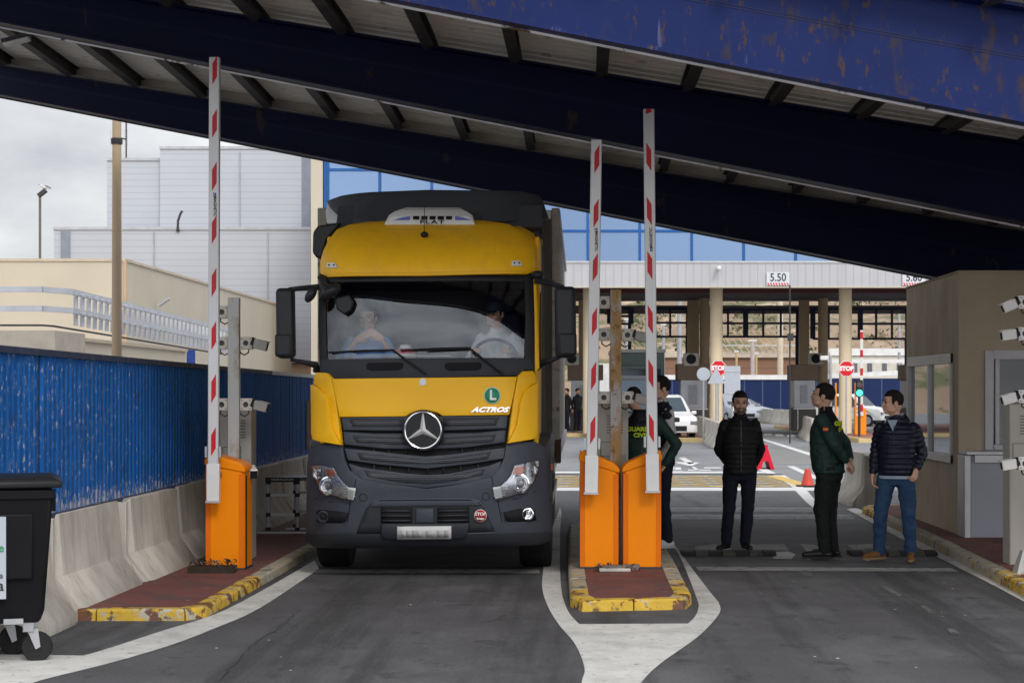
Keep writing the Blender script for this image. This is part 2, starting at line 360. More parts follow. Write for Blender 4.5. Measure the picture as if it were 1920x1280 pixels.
def pline(name, pts, wpx, mat, z=.0072):
    ww = []; a = []; b = []
    for (x, y), hw in zip(pts, wpx): a.append(tuple(G(x - hw, y)[:2])); b.append(tuple(G(x + hw, y)[:2]))
    band(name, a, b, z, mat)
pline('curved_line_far', [(1426, 878), (1447, 888)], [9, 9], paint_fw)
pline('curved_line_far', [(1460, 891), (1492, 910), (1506, 924), (1520, 940), (1535, 955)], [11, 10, 11, 10, 7], paint_fw)
pline('curved_line_far', [(1482, 874), (1512, 888), (1545, 902)], [7, 8, 9], paint_fw)
pline('curved_line_far', [(1425, 822), (1470, 836), (1520, 852), (1560, 864)], [5, 7, 8, 9], paint_fw)
pline('curved_line_far', [(1268, 797), (1290, 811), (1320, 826), (1345, 842)], [3, 4, 5, 6], paint_fw)
pline('curved_line_far', [(1588, 822), (1630, 825), (1680, 834), (1740, 842)], [12, 14, 14, 14], paint_fw)
for q in [((1271, 858), (1283, 857), (1302, 868), (1292, 870)), ((1262, 866), (1312, 867), (1298, 873), (1290, 873)),
          ((1246, 876.5), (1276, 876), (1278, 880.5), (1240, 880.5)), ((1252, 878), (1268, 878), (1266, 879.3), (1250, 879.3)),
          ((1296, 875), (1302, 875), (1312, 881), (1304, 881)), ((1290, 880), (1332, 880.5), (1334, 882), (1290, 882)),
          ((1320, 876), (1352, 876), (1352, 878), (1320, 878)), ((1238, 882.4), (1280, 882.4), (1280, 883.4), (1236, 883.4))]:
    dark = q[0] == (1252, 878)
    sheet('lane_arrow_and_lettering', g2(*q), .0075 if dark else .006, asph_old if dark else paint_fw)
for i in range(7):
    sheet('dashed_mark_far', g2((1432 + i * 22, 812 + i * 1.5), (1446 + i * 22, 812 + i * 1.5), (1448 + i * 22, 816 + i * 1.5), (1432 + i * 22, 816 + i * 1.5)), .006, paint_fw)

def offs(pts, d, closed):
    o = []; n = len(pts)
    for i in range(n):
        a = Vector(pts[i - 1] if (i or closed) else pts[0]); b = Vector(pts[i]); c = Vector(pts[(i + 1) % n] if (i < n - 1 or closed) else pts[-1])
        d1 = (b - a); d2 = (c - b)
        d1 = d1.normalized() if d1.length > 1e-6 else d2.normalized(); d2 = d2.normalized() if d2.length > 1e-6 else d1
        nn = Vector((-d1.y - d2.y, d1.x + d2.x)).normalized(); k = max(.5, nn.dot(Vector((-d1.y, d1.x))))
        o.append((b + nn * d / k)[:])
    return o
def resample(pts, step, closed):
    P_ = [Vector(p) for p in pts] + ([Vector(pts[0])] if closed else []); o = []
    for a, b in zip(P_, P_[1:]):
        n = max(1, round((b - a).length / step))
        for i in range(n): o.append((a.lerp(b, i / n))[:])
    if not closed: o.append(P_[-1][:])
    return o
def kerb(name, pts, width, h, mats, pick, step=.5, closed=False, z0=0):
    """row of kerb stones (left of the travel direction is the inside)"""
    pts = resample(pts, step, closed); inn = offs(pts, width, closed); n = len(pts); m = MB()
    for i in range(n if closed else n - 1):
        j = (i + 1) % n; g = .006 / max(.05, (Vector(pts[j]) - Vector(pts[i])).length)
        A = Vector(pts[i]).lerp(Vector(pts[j]), g); B = Vector(pts[j]).lerp(Vector(pts[i]), g); a = Vector(inn[i]).lerp(Vector(inn[j]), g); b = Vector(inn[j]).lerp(Vector(inn[i]), g)
        hh = h + random.uniform(-.004, .004); c = .018; m.mi = pick((A + B) / 2)
        def q(u, v, t, z): return tuple(u.lerp(v, t)) + (z,)
        r = []
        for (u, v) in ((A, a), (B, b)):
            t1 = c / width
            r.append([tuple(u) + (z0,), tuple(u + (v - u) * .04) + (hh - c,), tuple(u + (v - u) * (t1 + .06)) + (hh,), tuple(v) + (hh,), tuple(v) + (z0,)])
        m.loft(r)
    return struct(m.build(name, mats, smooth=30))
# left pavement
pl = [(-3.86, 13.42), (-3.7, 13.42), (-3.02, 13.42), (-2.9, 13.62), (-2.87, 17), (-2.86, 24), (-2.86, 34)]
kerb('kerb_left', pl, .13, .095, [kerb_y, kerb_g], lambda c: 0 if c.y < 15.6 + random.uniform(-.6, .9) else 1, .55)
inn = offs(resample(pl, .5, False), .125, False)
sheet('pavement_left', inn + [(-3.9, 34), (-3.9, 13.6)], .092, pave_red)
# island
isl = [(.0, 13.98), (.84, 14.12), (.91, 14.5), (.92, 17.5), (.90, 19), (.6, 22), (.2, 23), (-.16, 22), (-.13, 17), (-.09, 14.3)]
kerb('kerb_island', isl, .15, .098, [kerb_y, kerb_g], lambda c: 0 if c.y < 14.75 or (c.y < 15.6 and c.x > .5) else 1, .48, True)
sheet('island_top', offs(resample(isl, .5, True), .145, True), .095, pave_red)
# right pavement under the booth
kr = [(3.45, 8.5), (3.62, 12), (3.76, 14.9), (3.81, 16.2), (3.86, 17.9), (3.95, 20.4), (4.0, 23.5), (4.03, 25.3), (4.2, 25.7), (5.2, 25.9)]
kerb('kerb_right', kr[::-1], .14, .11, [kerb_y, kerb_g], lambda c: 0 if c.y > 23.6 or (c.y < 16 and random.random() < .5) else 1, .42)
sheet('pavement_right', offs(resample(kr[::-1], .5, False), .135, False) + [(12, 8.5), (12, 25.9)], .107, pave_red)
# far pavements of the toll lanes
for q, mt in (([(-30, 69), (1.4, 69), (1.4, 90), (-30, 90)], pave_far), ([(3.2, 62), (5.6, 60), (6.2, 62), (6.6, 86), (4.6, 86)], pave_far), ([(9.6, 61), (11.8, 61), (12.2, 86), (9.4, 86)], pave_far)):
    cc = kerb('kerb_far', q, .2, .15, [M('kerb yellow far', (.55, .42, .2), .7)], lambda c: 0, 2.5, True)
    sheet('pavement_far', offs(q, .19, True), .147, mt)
# steel strips across the right lane, dark joints
for y0, d in ((24.2, .42), (25.75, .42)):
    m = MB()
    x0, x1 = -.15 + 1.0, 3.8
    m.box(-12 if y0 < 0 else .75, 3.75, y0, y0 + d, .004, .045, top=(0, 0, .12, -.12)); struct(m.build('ramp_strip', M('worn steel ramp', (.2, .2, .21), .5, .2, var=.2, vs=5, spots=[((.4, .4, .4), .6, .06, 7), ((.05, .05, .05), .6, .06, 9)]), smooth=0))
    sheet('road_joint', [(.75, y0 - .07), (3.75, y0 - .07), (3.75, y0 - .008), (.75, y0 - .008)], .0075, black_pl)
    sheet('road_joint', [(-2.85, y0 - .05), (.0, y0 - .05), (.0, y0 - .0), (-2.85, y0 - .0)], .0075, black_pl)
# rubber speed bumps
bump_m = [M('bump rubber', (.03, .03, .032), .7, var=.3, vs=8, bump=.4), M('bump pale segment', (.085, .08, .065), .7, var=.3, vs=9, spots=[((.05, .05, .05), .5, .1, 10)])]
def bump(x0, x1, y, label):
    t = thing('speed_bump', label, 'speed bump', (x0, y, .008), 0, 'rubber speed bumps across the right lane')
    n = 7; w_ = (x1 - x0) / n
    for i in range(n):
        m = MB(); m.loft([[(i * w_ + e, -.19, 0), (i * w_ + e, -.16, .028), (i * w_ + e, -.07, .048), (i * w_ + e, .07, .048), (i * w_ + e, .16, .028), (i * w_ + e, .19, 0)] for e in (.004, w_ - .004)])
        m.build('bump_segment', bump_m[i % 2], t)
bump(1.07, 2.08, 18.9, "rubber speed bump in front of the bearded man in the padded vest")
bump(2.87, 3.8, 18.9, "rubber speed bump behind the brown shoes, beside the right kerb")

# ------------------------------------------------------------------ canopy: three sloping plate girders, purlins and ribbed deck
SL_B, SL_T = -.195, -.162
can = thing('canopy', 'dark blue steel canopy with sloping girders and ribbed roof deck spanning over the lanes', 'canopy', (0, 0, 0))
seam = M('weld seam', (.006, .01, .05), .5)
flange_g = M('flange lip', (.80, .78, .80), .5, .2, var=.2, vs=3, spots=[((.12, .08, .06), .6, .05, 5)])  # pale tone paints in outside light on the lip; spots are rust
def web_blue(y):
    return M('canopy steel lit', (.006, .017, .10), .5, spec=.15, var=.12, vs=1.5, bump=.1, spots=[((.045, .03, .026), .565, .08, 5, (1, 1, .35), .75), ((.06, .036, .026), .60, .05, 15, (1, 1, .5), .8), ((.16, .18, .3), .64, .06, 5, (1.6, 1, .12), .45)]) if y < 14 else steel_blue  # front girder's brighter blue paints in the daylight that reaches it
def girder(y, zb0, zt0, x0, x1):
    nm = 'girder'; m = MB(); t = .012; HW = .08 if y < 14 else .16
    zb = lambda x: zb0 + SL_B * x; zt = lambda x: zt0 + SL_T * x
    m.prism([(x0, y - t, zb(x0)), (x1, y - t, zb(x1)), (x1, y - t, zt(x1)), (x0, y - t, zt(x0))], (0, 2 * t, 0))
    g = m.build(nm, web_blue(y), can, smooth=0)
    for (a, b, off, hw, mt, n2) in ((zb, zb, 0, HW, None, 'bottom_flange'), (zt, zt, 0, .16, None, 'top_flange')):
        m = MB(); s_ = -1 if n2 == 'bottom_flange' else 1
        m.prism([(x0, y - hw, a(x0)), (x1, y - hw, a(x1)), (x1, y - hw, a(x1) + s_ * .028), (x0, y - hw, a(x0) + s_ * .028)], (0, 2 * hw, 0))
        m.build(n2, M('flange weathered', (.16, .15, .145), .6, var=.25, vs=4) if (n2 == 'top_flange' and y > 20) else web_blue(y) if y < 14 else steel_blue, g, smooth=0)
    m = MB()       # rust-spotted lip along the far edge of the lower flange, and the web's lap seam
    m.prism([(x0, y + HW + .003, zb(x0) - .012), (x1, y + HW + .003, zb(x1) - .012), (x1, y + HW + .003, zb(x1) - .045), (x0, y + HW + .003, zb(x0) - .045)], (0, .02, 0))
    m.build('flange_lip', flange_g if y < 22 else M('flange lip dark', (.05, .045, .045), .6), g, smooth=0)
    zm = lambda x: zb(x) + .56 * (zt(x) - zb(x))
    m = MB()
    for dz in (0, .022): m.prism([(x0, y - t - .004, zm(x0) + dz), (x1, y - t - .004, zm(x1) + dz), (x1, y - t - .004, zm(x1) + dz + .007), (x0, y - t - .004, zm(x0) + dz + .007)], (0, .01, 0))
    m.build('web_seam', seam, g, smooth=0)
    return g
GY = [(y, 1.795 + kb * (y + (.10 if y < 14 else .18)) / F, 1.722 + kt * (y - .16) / F) for y, kb, kt in ((13.0, 654, 863), (19.0, 469, 605), (25.0, 338, 441))]
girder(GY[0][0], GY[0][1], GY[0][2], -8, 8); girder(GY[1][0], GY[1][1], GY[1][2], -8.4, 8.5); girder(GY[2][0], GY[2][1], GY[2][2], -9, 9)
def rz_at(x, y):      # roof plane through the tops of girders
    t = max(-.6, min(1.15, (y - 13) / 12)); zt = GY[1][2] + .16 + (GY[2][2] - GY[1][2]) * ((y - 19) / 6 if y > 19 else 0) + (GY[0][2] - GY[1][2]) * ((19 - y) / 6 if y < 19 else 0)
    return zt + SL_T * x
pur_m = M('purlin steel', (.07, .066, .064), .6, var=.3, vs=5, spots=[((.09, .055, .04), .6, .06, 6)])
for i in range(-9, 10):
    x = i * .93 + .22
    m = MB()
    for (ya, yb) in ((12.5, 19.0), (19.0, 25.6)):
        za, zb_ = rz_at(x, ya), rz_at(x, yb)
        for (xa, xb, z0, z1) in ((x - .008, x + .008, -.15, 0), (x - .06, x + .06, -.162, -.15), (x - .06, x + .06, -.012, 0)):
            m.loft([[(xa, yy, zz + z0), (xb, yy, zz + z0), (xb, yy, zz + z1), (xa, yy, zz + z1)] for yy, zz in ((ya, za), (yb, zb_))])
    m.build('purlin', pur_m, can, smooth=0)
deck_m = M('ribbed roof sheet', (.66, .61, .56), .5, .0, var=.08, vs=.6, spots=[((.25, .2, .16), .54, .12, 1.6, (.6, 1, 1), .6), ((.12, .08, .06), .62, .06, 5, (.5, 1, 1), .6)])
m = MB()      # trapezoidal ribs running across the lanes
ys = []; y = 12.5
while y < 25.7: ys += [(y, 0), (y + .05, .035), (y + .13, .035), (y + .18, 0)]; y += .25
for xa, xb in ((-8.8, -5), (-5, 3), (3, 9.2)):
    va = [m.bm.verts.new((xa, yy, rz_at(xa, yy) + .01 + dz)) for yy, dz in ys]; vb = [m.bm.verts.new((xb, yy, rz_at(xb, yy) + .01 + dz)) for yy, dz in ys]
    for i in range(len(va) - 1): m._face([va[i], va[i + 1], vb[i + 1], vb[i]])
dk = m.build('roof_deck', deck_m, can, smooth=0)
_t = deck_m.node_tree; _b = _t.nodes['Principled BSDF']; _tr = _t.nodes.new('ShaderNodeBsdfTranslucent'); _tr.inputs[0].default_value = (.75, .68, .58, 1)
_mx = _t.nodes.new('ShaderNodeMixShader'); _mx.inputs[0].default_value = .022; _o = _t.nodes['Material Output']      # slight translucency added to brighten the deck's underside
_t.links.new(_b.outputs[0], _mx.inputs[1]); _t.links.new(_tr.outputs[0], _mx.inputs[2]); _t.links.new(_mx.outputs[0], _o.inputs[0])
m = MB(); zt = lambda x: GY[2][2] + SL_T * x
m.prism([(-9, 25.13, zt(-9) - .01), (9, 25.13, zt(9) - .01), (9, 25.13, zt(9) + .20), (-9, 25.13, zt(-9) + .20)], (0, .03, 0)); m.build('eave_trim', M('eave trim', (.62, .58, .52), .6), can, smooth=0)
for x, y in ((7.0, 25.0),):      # column that carries the far girder, behind the booth
    m = MB(); m.box(x - 1.55, x + .6, y - .35, y + .35, .147, GY[2][1] + SL_B * x + .35); m.build('column', steel_blue, can, bevel=.02)
for q in ((8.2, 8.8, 18.6, 19.4, 0, 3.3), (7.6, 8.2, 12.6, 13.4, 0, 3.2)): MB().box(*q).build('column', steel_blue, can, bevel=.02)
# tubular floodlight hung under the deck, top left
t = thing('strip_light', 'small strip light hanging under the canopy deck at the upper left', 'light fitting', (0, 0, 0))
c = P(32, 78, 21.5)
m = MB(); m.box(-.16, .16, -.05, .05, -.03, .02, Matrix.Translation(c) @ Matrix.Rotation(R(-14), 4, 'Y')); m.build('lamp_tube', white_pl, t, bevel=.01)
m = MB(); m.box(-.17, .17, -.07, .07, .02, .06, Matrix.Translation(c) @ Matrix.Rotation(R(-14), 4, 'Y')); m.box(c.x + .05, c.x + .09, c.y - .03, c.y + .03, c.z + .03, c.z + .6); m.build('lamp_housing', dark_steel, t)
# ------------------------------------------------------------------ the lorry
TX, TY = 1.455, 16.3
truck = thing('lorry', 'yellow box lorry with grey bumper facing the camera in the left lane', 'lorry', (-TX, TY, 0))
yel = M('lorry paint yellow', (.80, .43, .008), .42, var=.05, vs=1.5, coat=.04, spec=.25, spots=[((.42, .26, .06), .62, .12, 1.4, (1, 1, 1), .35)])
yelv = M('lorry paint yellow dusty', (.86, .46, .010), .45, var=.06, vs=2, spots=[((.5, .28, .04), .60, .15, 1.8, (1, 1, .6), .5)], streak=((.5, .3, .06), .2, 9))
gry = M('bumper grey', (.040, .046, .060), .5, var=.12, vs=3, bump=.1, bs=200, spots=[((.10, .10, .105), .6, .15, 4, (1, 1, 1), .4)])
gry2 = M('bumper grey dark', (.022, .024, .03), .55, var=.12, vs=3)
void = M('grille void', (.006, .006, .008), .8, var=.2)
fair = M('fairing grey', (.055, .06, .07), .5, var=.1, vs=2, spots=[((.12, .12, .13), .62, .1, 2, (1, 1, .4), .5)])
chrome = M('chrome', (.75, .75, .77), .16, 1.0, var=.03)
silver = M('lamp silver', (.40, .41, .44), .22, .8, var=.25, vs=40)
amber = M('amber lens', (.5, .11, .02), .25, var=.1)
def perf(t, co, cur):
    K = t.links.new; s = t.nodes.new('ShaderNodeSeparateXYZ'); K(co, s.inputs[0])
    def mt(op, a, b=None):
        n = t.nodes.new('ShaderNodeMath'); n.operation = op
        for i, v in enumerate((a, b)):
            if v is None: continue
            if isinstance(v, (int, float)): n.inputs[i].default_value = v
            else: K(v, n.inputs[i])
        return n.outputs[0]
    row = mt('DIVIDE', s.outputs[2], .0175); u = mt('ADD', mt('DIVIDE', s.outputs[0], .0215), mt('MULTIPLY', mt('MODULO', mt('FLOOR', row), 2), .5))
    du = mt('SUBTRACT', mt('FRACT', u), .5); dv = mt('SUBTRACT', mt('FRACT', row), .5)
    d = mt('SQRT', mt('ADD', mt('MULTIPLY', du, du), mt('MULTIPLY', dv, dv)))
    x = t.nodes.new('ShaderNodeMix'); x.data_type = 'RGBA'; x.inputs[7].default_value = (.004, .004, .005, 1)
    K(mt('LESS_THAN', d, .36), x.inputs[0]); K(cur, x.inputs[6]); return x.outputs[2]
mesh_m = M('perforated mesh', (.07, .075, .09), .5, var=.05, extra=perf)

def interp(tab, z):
    for (a, va), (b, vb) in zip(tab, tab[1:]):
        if z <= b:
            t = max(0, (z - a) / (b - a)); t = t * t * (3 - 2 * t) if False else t
            return va + (vb - va) * t
    return tab[-1][1]
CABT = [(.28, .16), (.34, .08), (.45, .03), (.9, .0), (1.3, .05), (1.55, .10), (1.92, .14), (2.10, .18), (2.86, .40), (3.5, .6)]
def cabs(x, z): return interp(CABT, z) + .34 * max(0, (abs(x) - .50) / .65) ** 2.8
def winds(x, z): return .18 + .10 * (z - 2.08) + .15 * (z - 2.08) ** 2 + .17 * abs(x) ** 3.2
def visor(x, z): return .27 + (.03 * (z - 2.8) / .05 if z < 2.85 else .03 + .72 * ((z - 2.85) / .6) ** 2.1) + .30 * max(0, (abs(x) - .45) / .6) ** 3
def fairs(x, z): return 1.18 + .9 * (z - 3.35) + .55 * max(0, (abs(x) - .62) / .6) ** 2
def flat(d): return lambda x, z: d
def T(px, py, surf):
    d = .2
    for _ in range(8):
        s = F / (TY + d); x = (px - XV) / s + TX; z = CZ + (HZ - py) / s; d = surf(x, z)
    return x, z
def panel(name, pts, surf, mats, parent=None, off=0.0, th=.02, grid=.07, px=True, bev=.004, smooth=40, label=None):
    parent = parent or truck
    q = [T(a, b, surf) for a, b in pts] if px else pts
    bm = bmesh.new(); bm.faces.new([bm.verts.new((x, 0, z)) for x, z in q])
    xs = [a for a, b in q]; zs = [b for a, b in q]
    for ax, lo, hi in ((0, min(xs), max(xs)), (2, min(zs), max(zs))):
        n = max(1, int((hi - lo) / grid))
        for i in range(1, n):
            c = lo + (hi - lo) * i / n; co = [0, 0, 0]; no = [0, 0, 0]; co[ax] = c; no[ax] = 1
            bmesh.ops.bisect_plane(bm, geom=bm.verts[:] + bm.edges[:] + bm.faces[:], plane_co=co, plane_no=no, dist=1e-6)
    bmesh.ops.triangulate(bm, faces=[f for f in bm.faces if len(f.verts) > 4])
    for v in bm.verts: v.co.y = surf(v.co.x, v.co.z) - off
    bm.normal_update()
    if sum(f.normal.y * f.calc_area() for f in bm.faces) > 0: bmesh.ops.reverse_faces(bm, faces=bm.faces)
    me = bpy.data.meshes.new(name); bm.to_mesh(me); bm.free()
    for mt in (mats if isinstance(mats, list) else [mats]): me.materials.append(mt)
    me.polygons.foreach_set('use_smooth', [True] * len(me.polygons)); me.set_sharp_from_angle(angle=R(smooth))
    o = bpy.data.objects.new(name, me); COL.objects.link(o); o.parent = parent
    if th:
        s = o.modifiers.new('thickness', 'SOLIDIFY'); s.thickness = th; s.offset = -1
    if bev:
        b = o.modifiers.new('bevel', 'BEVEL'); b.width = bev; b.segments = 2; b.limit_method = 'ANGLE'; b.angle_limit = R(50)
    if label: o['label'] = label
    return o
def mir(pts, c=795.5): return [(2 * c - x, y) for x, y in pts][::-1]
def arc(cx, cy, r, a0=0, a1=360, n=24, ry=None): return [(cx + r * math.cos(R(a0 + (a1 - a0) * i / n)), cy - (ry or r) * math.sin(R(a0 + (a1 - a0) * i / n))) for i in range(n + (0 if a1 - a0 == 360 else 1))]

# cab shell: back wall, sides, floor, roof
interior = M('cab interior', (.035, .033, .032), .8, var=.2)
m = MB()
m.box(-1.05, 1.05, 2.05, 2.1, .9, 3.35)                                # back wall
for s in (-1, 1):
    X0, X1 = sorted((s * .99, s * 1.045))
    m.box(X0, X1, .52, 2.06, .95, 2.02); m.box(X0, X1, 1.45, 2.06, 2.02, 2.8)
    m.box(X0, X1, .66, 2.06, 2.74, 2.95); m.box(X0, X1, 1.0, 2.06, 2.95, 3.28)
    m.prism([(X0, .50, 2.0), (X0, .60, 2.0), (X0, .82, 2.76), (X0, .72, 2.76)], (.06, 0, 0))
body = m.build('cab', yel, truck, bevel=.02)
rings = []
for y, w_, h in ((.66, 1.01, 3.18), (.9, 1.02, 3.34), (1.2, 1.03, 3.42), (2.1, 1.04, 3.42)):
    rings.append([(-w_, y, 2.86), (-w_, y, h - .22), (-w_ + .05, y, h - .09), (-w_ + .18, y, h - .02), (0, y, h), (w_ - .18, y, h - .02), (w_ - .05, y, h - .09), (w_, y, h - .22), (w_, y, 2.86)])
MB().loft(rings).build('roof', yelv, truck, smooth=60)
m = MB(); m.box(-.98, .98, .5, 2.05, 1.3, 1.36); m.box(-.98, .98, .5, 2.05, 2.8, 2.86); m.box(-.98, .98, 2.0, 2.04, 1.3, 2.8); m.box(-.988, -.982, .5, 2.0, 1.36, 2.0); m.box(.982, .988, .5, 2.0, 1.36, 2.0); m.box(-.988, -.982, 1.44, 2.0, 2.0, 2.8); m.box(.982, .988, 1.44, 2.0, 2.0, 2.8); m.prism([(-.986, .49, 1.98), (-.986, .61, 1.98), (-.986, .83, 2.78), (-.986, .71, 2.78)], (.004, 0, 0)); m.prism([(.982, .49, 1.98), (.982, .61, 1.98), (.982, .83, 2.78), (.982, .71, 2.78)], (.004, 0, 0)); m.build('cab_lining', interior, truck)
m = MB(); m.loft([[(x, .36, 1.7), (x, .40, 2.02), (x, .62, 2.08), (x, .92, 2.05), (x, .98, 1.7)] for x in (-.98, .98)]); m.build('dashboard', M('dashboard', (.03, .03, .032), .7), truck, bevel=.02)
for x in (-.62, .62):
    m = MB(); m.box(x - .26, x + .26, 1.15, 1.65, 1.72, 1.86); m.box(x - .25, x + .25, 1.62, 1.76, 1.84, 2.55, top=(.04, -.04, .1, .1)); m.box(x - .13, x + .13, 1.72, 1.82, 2.56, 2.74)
    m.build('seat', M('seat cloth', (.03, .035, .05), .9), truck, bevel=.04)
m = MB(); a = [(.60 + .225 * math.cos(R(t * 15)), .98 + .09 * math.sin(R(t * 15)), 2.07 + .2 * math.sin(R(t * 15))) for t in range(25)]; m.tube(a, .017, 8); m.tube([(.38, .98, 2.07), (.82, .98, 2.07)], .016); m.tube([(.6, .98, 2.07), (.6, .8, 1.9)], .03); m.build('steering_wheel', black_pl, truck)
m = MB(); m.box(.9, .96, 1.0, 1.9, 2.0, 2.72); m.build('curtain', M('curtain cloth', (.10, .09, .085), .9, streak=((.04, .035, .03), .8, 30)), truck)
for s in (-1, 1):
    X0, X1 = sorted((s * .975, s * 1.048)); MB().box(X0, X1, 1.435, 1.447, 2.02, 2.76).build('door_post', black_pl, truck)
    X0, X1 = sorted((s * 1.02, s * 1.026)); m = MB(); m.prism([(X0, .62, 2.02), (X0, 1.43, 2.02), (X0, 1.43, 2.74), (X0, .82, 2.74)], (.006, 0, 0)); m.build('side_window', GLASS('side glass', (.3, .33, .34), .06), truck)
# windscreen and its black surround
panel('windscreen', [(611, 521), (800, 519), (987, 519), (992, 600), (990, 672), (800, 674), (608, 676), (606, 600)], winds, GLASS('windscreen glass', (.93, .94, .95), .035, .015), off=.0, th=0, bev=0, grid=.12)
panel('windscreen_band', [(611, 519), (800, 516), (989, 517), (990, 528), (800, 527), (610, 530)], winds, black_pl, off=.012, th=.01)
panel('pillar', [(599, 512), (612, 518), (611, 600), (613, 678), (600, 700), (597, 600)], winds, black_pl, off=.016, th=.03)
panel('pillar', [(984, 516), (1000, 510), (1004, 600), (1002, 700), (984, 676), (987, 600)], winds, black_pl, off=.016, th=.03)
panel('pillar_trim', [(1001, 520), (1006, 522), (1012, 690), (1004, 696), (1003, 600)], winds, yel, off=.02, th=.02)
cowl = panel('cowl', [(602, 674), (800, 671), (995, 671), (1003, 694), (985, 693), (970, 704), (800, 708), (624, 710), (610, 698), (600, 700)], winds, M('cowl plastic', (.028, .030, .036), .6, var=.1), off=.03, th=.05)
for cx in (722, 869): panel('cowl_vent', [(cx - 35, 683), (cx - 30, 680), (cx + 30, 679), (cx + 35, 682), (cx + 34, 690), (cx + 26, 694), (cx - 26, 695), (cx - 34, 691)], winds, void, cowl, off=.036, th=.01)
# wipers
def tubepx(name, pts, surf, off, r, mat, parent=None, n=6):
    m = MB(); o = []
    for px_, py_ in pts:
        x, z = T(px_, py_, surf); o.append((x, surf(x, z) - off, z))
    m.tube(o, r, n); return m.build(name, mat, parent or truck)
for dx, a, b, c in ((0, (618, 661), (737, 656), (800, 701)), (0, (752, 657), (880, 652), (944, 702))):
    wa = tubepx('wiper', [b, ((b[0] + c[0]) / 2 - 3, (b[1] + c[1]) / 2 - 2), c], winds, .055, .011, black_pl)
    tubepx('wiper_blade', [a, ((a[0] + b[0]) / 2, (a[1] + b[1]) / 2 - 1), (b[0] + 3, b[1])], winds, .035, .010, black_pl, wa)
    tubepx('wiper_arm', [((a[0] + b[0]) / 2 - 15, (a[1] + b[1]) / 2 + 2), (b[0] + 2, b[1] + 1)], winds, .055, .009, black_pl, wa)
panel('camera_pod', [(794, 572), (811, 573), (810, 581), (797, 580)], winds, void, off=-.02, th=.03)
# visor with marker lamps
vis = panel('sun_visor', [(601, 516), (600, 492), (606, 470), (618, 447), (632, 430), (655, 421), (690, 416), (800, 411), (905, 413), (955, 420), (980, 437), (998, 463), (1004, 490), (1003, 508), (988, 514), (800, 517), (614, 520)], visor, yelv, off=.0, th=.03, bev=.008)
panel('visor_lip', [(612, 514), (800, 510), (988, 508), (988, 514), (800, 517), (613, 520)], visor, yel, vis, off=.012, th=.02)
for cx, cy, q in ((622, 497, 1), (970, 493, -1)):
    l = panel('marker_lamp', [(cx - 10, cy + 5), (cx - 9, cy - 4), (cx + 6, cy - 5), (cx + 10, cy + 5)], visor, M('lamp lens pale', (.7, .7, .68), .3), vis, off=.02, th=.02)
    for dx in (-5, 4): panel('marker_bulb', arc(cx + dx, cy, 1.6, n=8), visor, void, l, off=.024, th=.004, bev=0)
# bonnet flap, corners
hood = panel('bonnet', [(622, 710), (800, 708), (969, 706), (963, 740), (955, 777), (830, 779), (820, 773), (808, 770), (795, 769), (782, 770), (770, 774), (761, 780), (637, 781), (630, 748)], cabs, yel, off=.012, th=.05, bev=.008)
for f_, c_ in ((lambda p: p, 'l'), (lambda p: [(q[0] + 2, q[1] - 3) for q in mir(p)], 'r')):
    cp = panel('corner_panel', f_([(594, 698), (612, 699), (621, 709), (629, 748), (640, 832), (629, 826), (620, 775), (612, 742), (602, 728), (588, 720), (589, 706)]), cabs, yel, off=.014, th=.05, bev=.012)
    panel('wind_deflector', f_([(584, 721), (597, 728), (609, 739), (616, 760), (622, 800), (640, 833), (596, 826), (588, 823), (585, 812)]), cabs, yel, cp, off=.06, th=.05, bev=.018)
# badge button, round L plate, lettering
def onface(px_, py_, surf=cabs, off=.02):
    x, z = T(px_, py_, surf); return x, surf(x, z) - off, z
panel('bonnet_badge', arc(793, 716, 7, n=18), cabs, white_pl, hood, off=.02, th=.012)
tx_dark = M('ink dark', (.015, .03, .08), .5)
lp = panel('round_plate', arc(923, 741, 16.5, n=28), cabs, M('plate cream', (.62, .66, .42), .5), hood, off=.018, th=.008, bev=0)
panel('plate_disc', arc(923, 741, 14, n=28), cabs, M('plate green', (.03, .26, .16), .5), lp, off=.021, th=.004, bev=0)
x, y, z = onface(924, 741, off=.028); text('letter', 'L', .13, M('ink pale', (.75, .78, .7), .5), lp, (x, y, z), bold=.004)
x, y, z = onface(918, 768, off=.026); text('lettering', 'ACTROS', .062, chrome, hood, (x, y, z), (R(90), 0, R(4)), .004, .003, 1.38, 1.0, .45)
# grille
panel('grille_back', [(637, 779), (800, 776), (956, 776), (948, 832), (943, 862), (908, 894), (800, 914), (690, 898), (652, 866), (645, 832)], cabs, void, off=-.05, th=.03)
def slat(o, perfs, off=.02):
    s = panel('grille_slat', o, cabs, gry, off=off, th=.05, bev=.01)
    for p in perfs: panel('grille_mesh', p, cabs, mesh_m, s, off=off + .004, th=.006, bev=0)
slat([(639, 782), (800, 779), (953, 778), (950, 803), (800, 808), (643, 806)], [[(654, 785), (757, 784), (757, 800), (662, 800)], [(831, 783), (937, 782), (930, 797), (831, 800)]], .0)
slat([(643, 808), (700, 812), (890, 811), (949, 805), (947, 829), (870, 839), (800, 842), (720, 841), (645, 833)], [[(661, 817), (760, 819), (770, 833), (740, 833), (669, 829)], [(828, 820), (931, 814), (924, 828), (850, 833), (822, 834)]], .0)
slat([(646, 840), (700, 845), (760, 852), (800, 855), (840, 852), (895, 845), (947, 839), (944, 859), (890, 868), (800, 878), (710, 870), (652, 862)], [[(669, 848), (720, 853), (800, 862), (870, 854), (921, 846), (915, 860), (860, 867), (800, 871), (730, 867), (676, 861)]], .0)
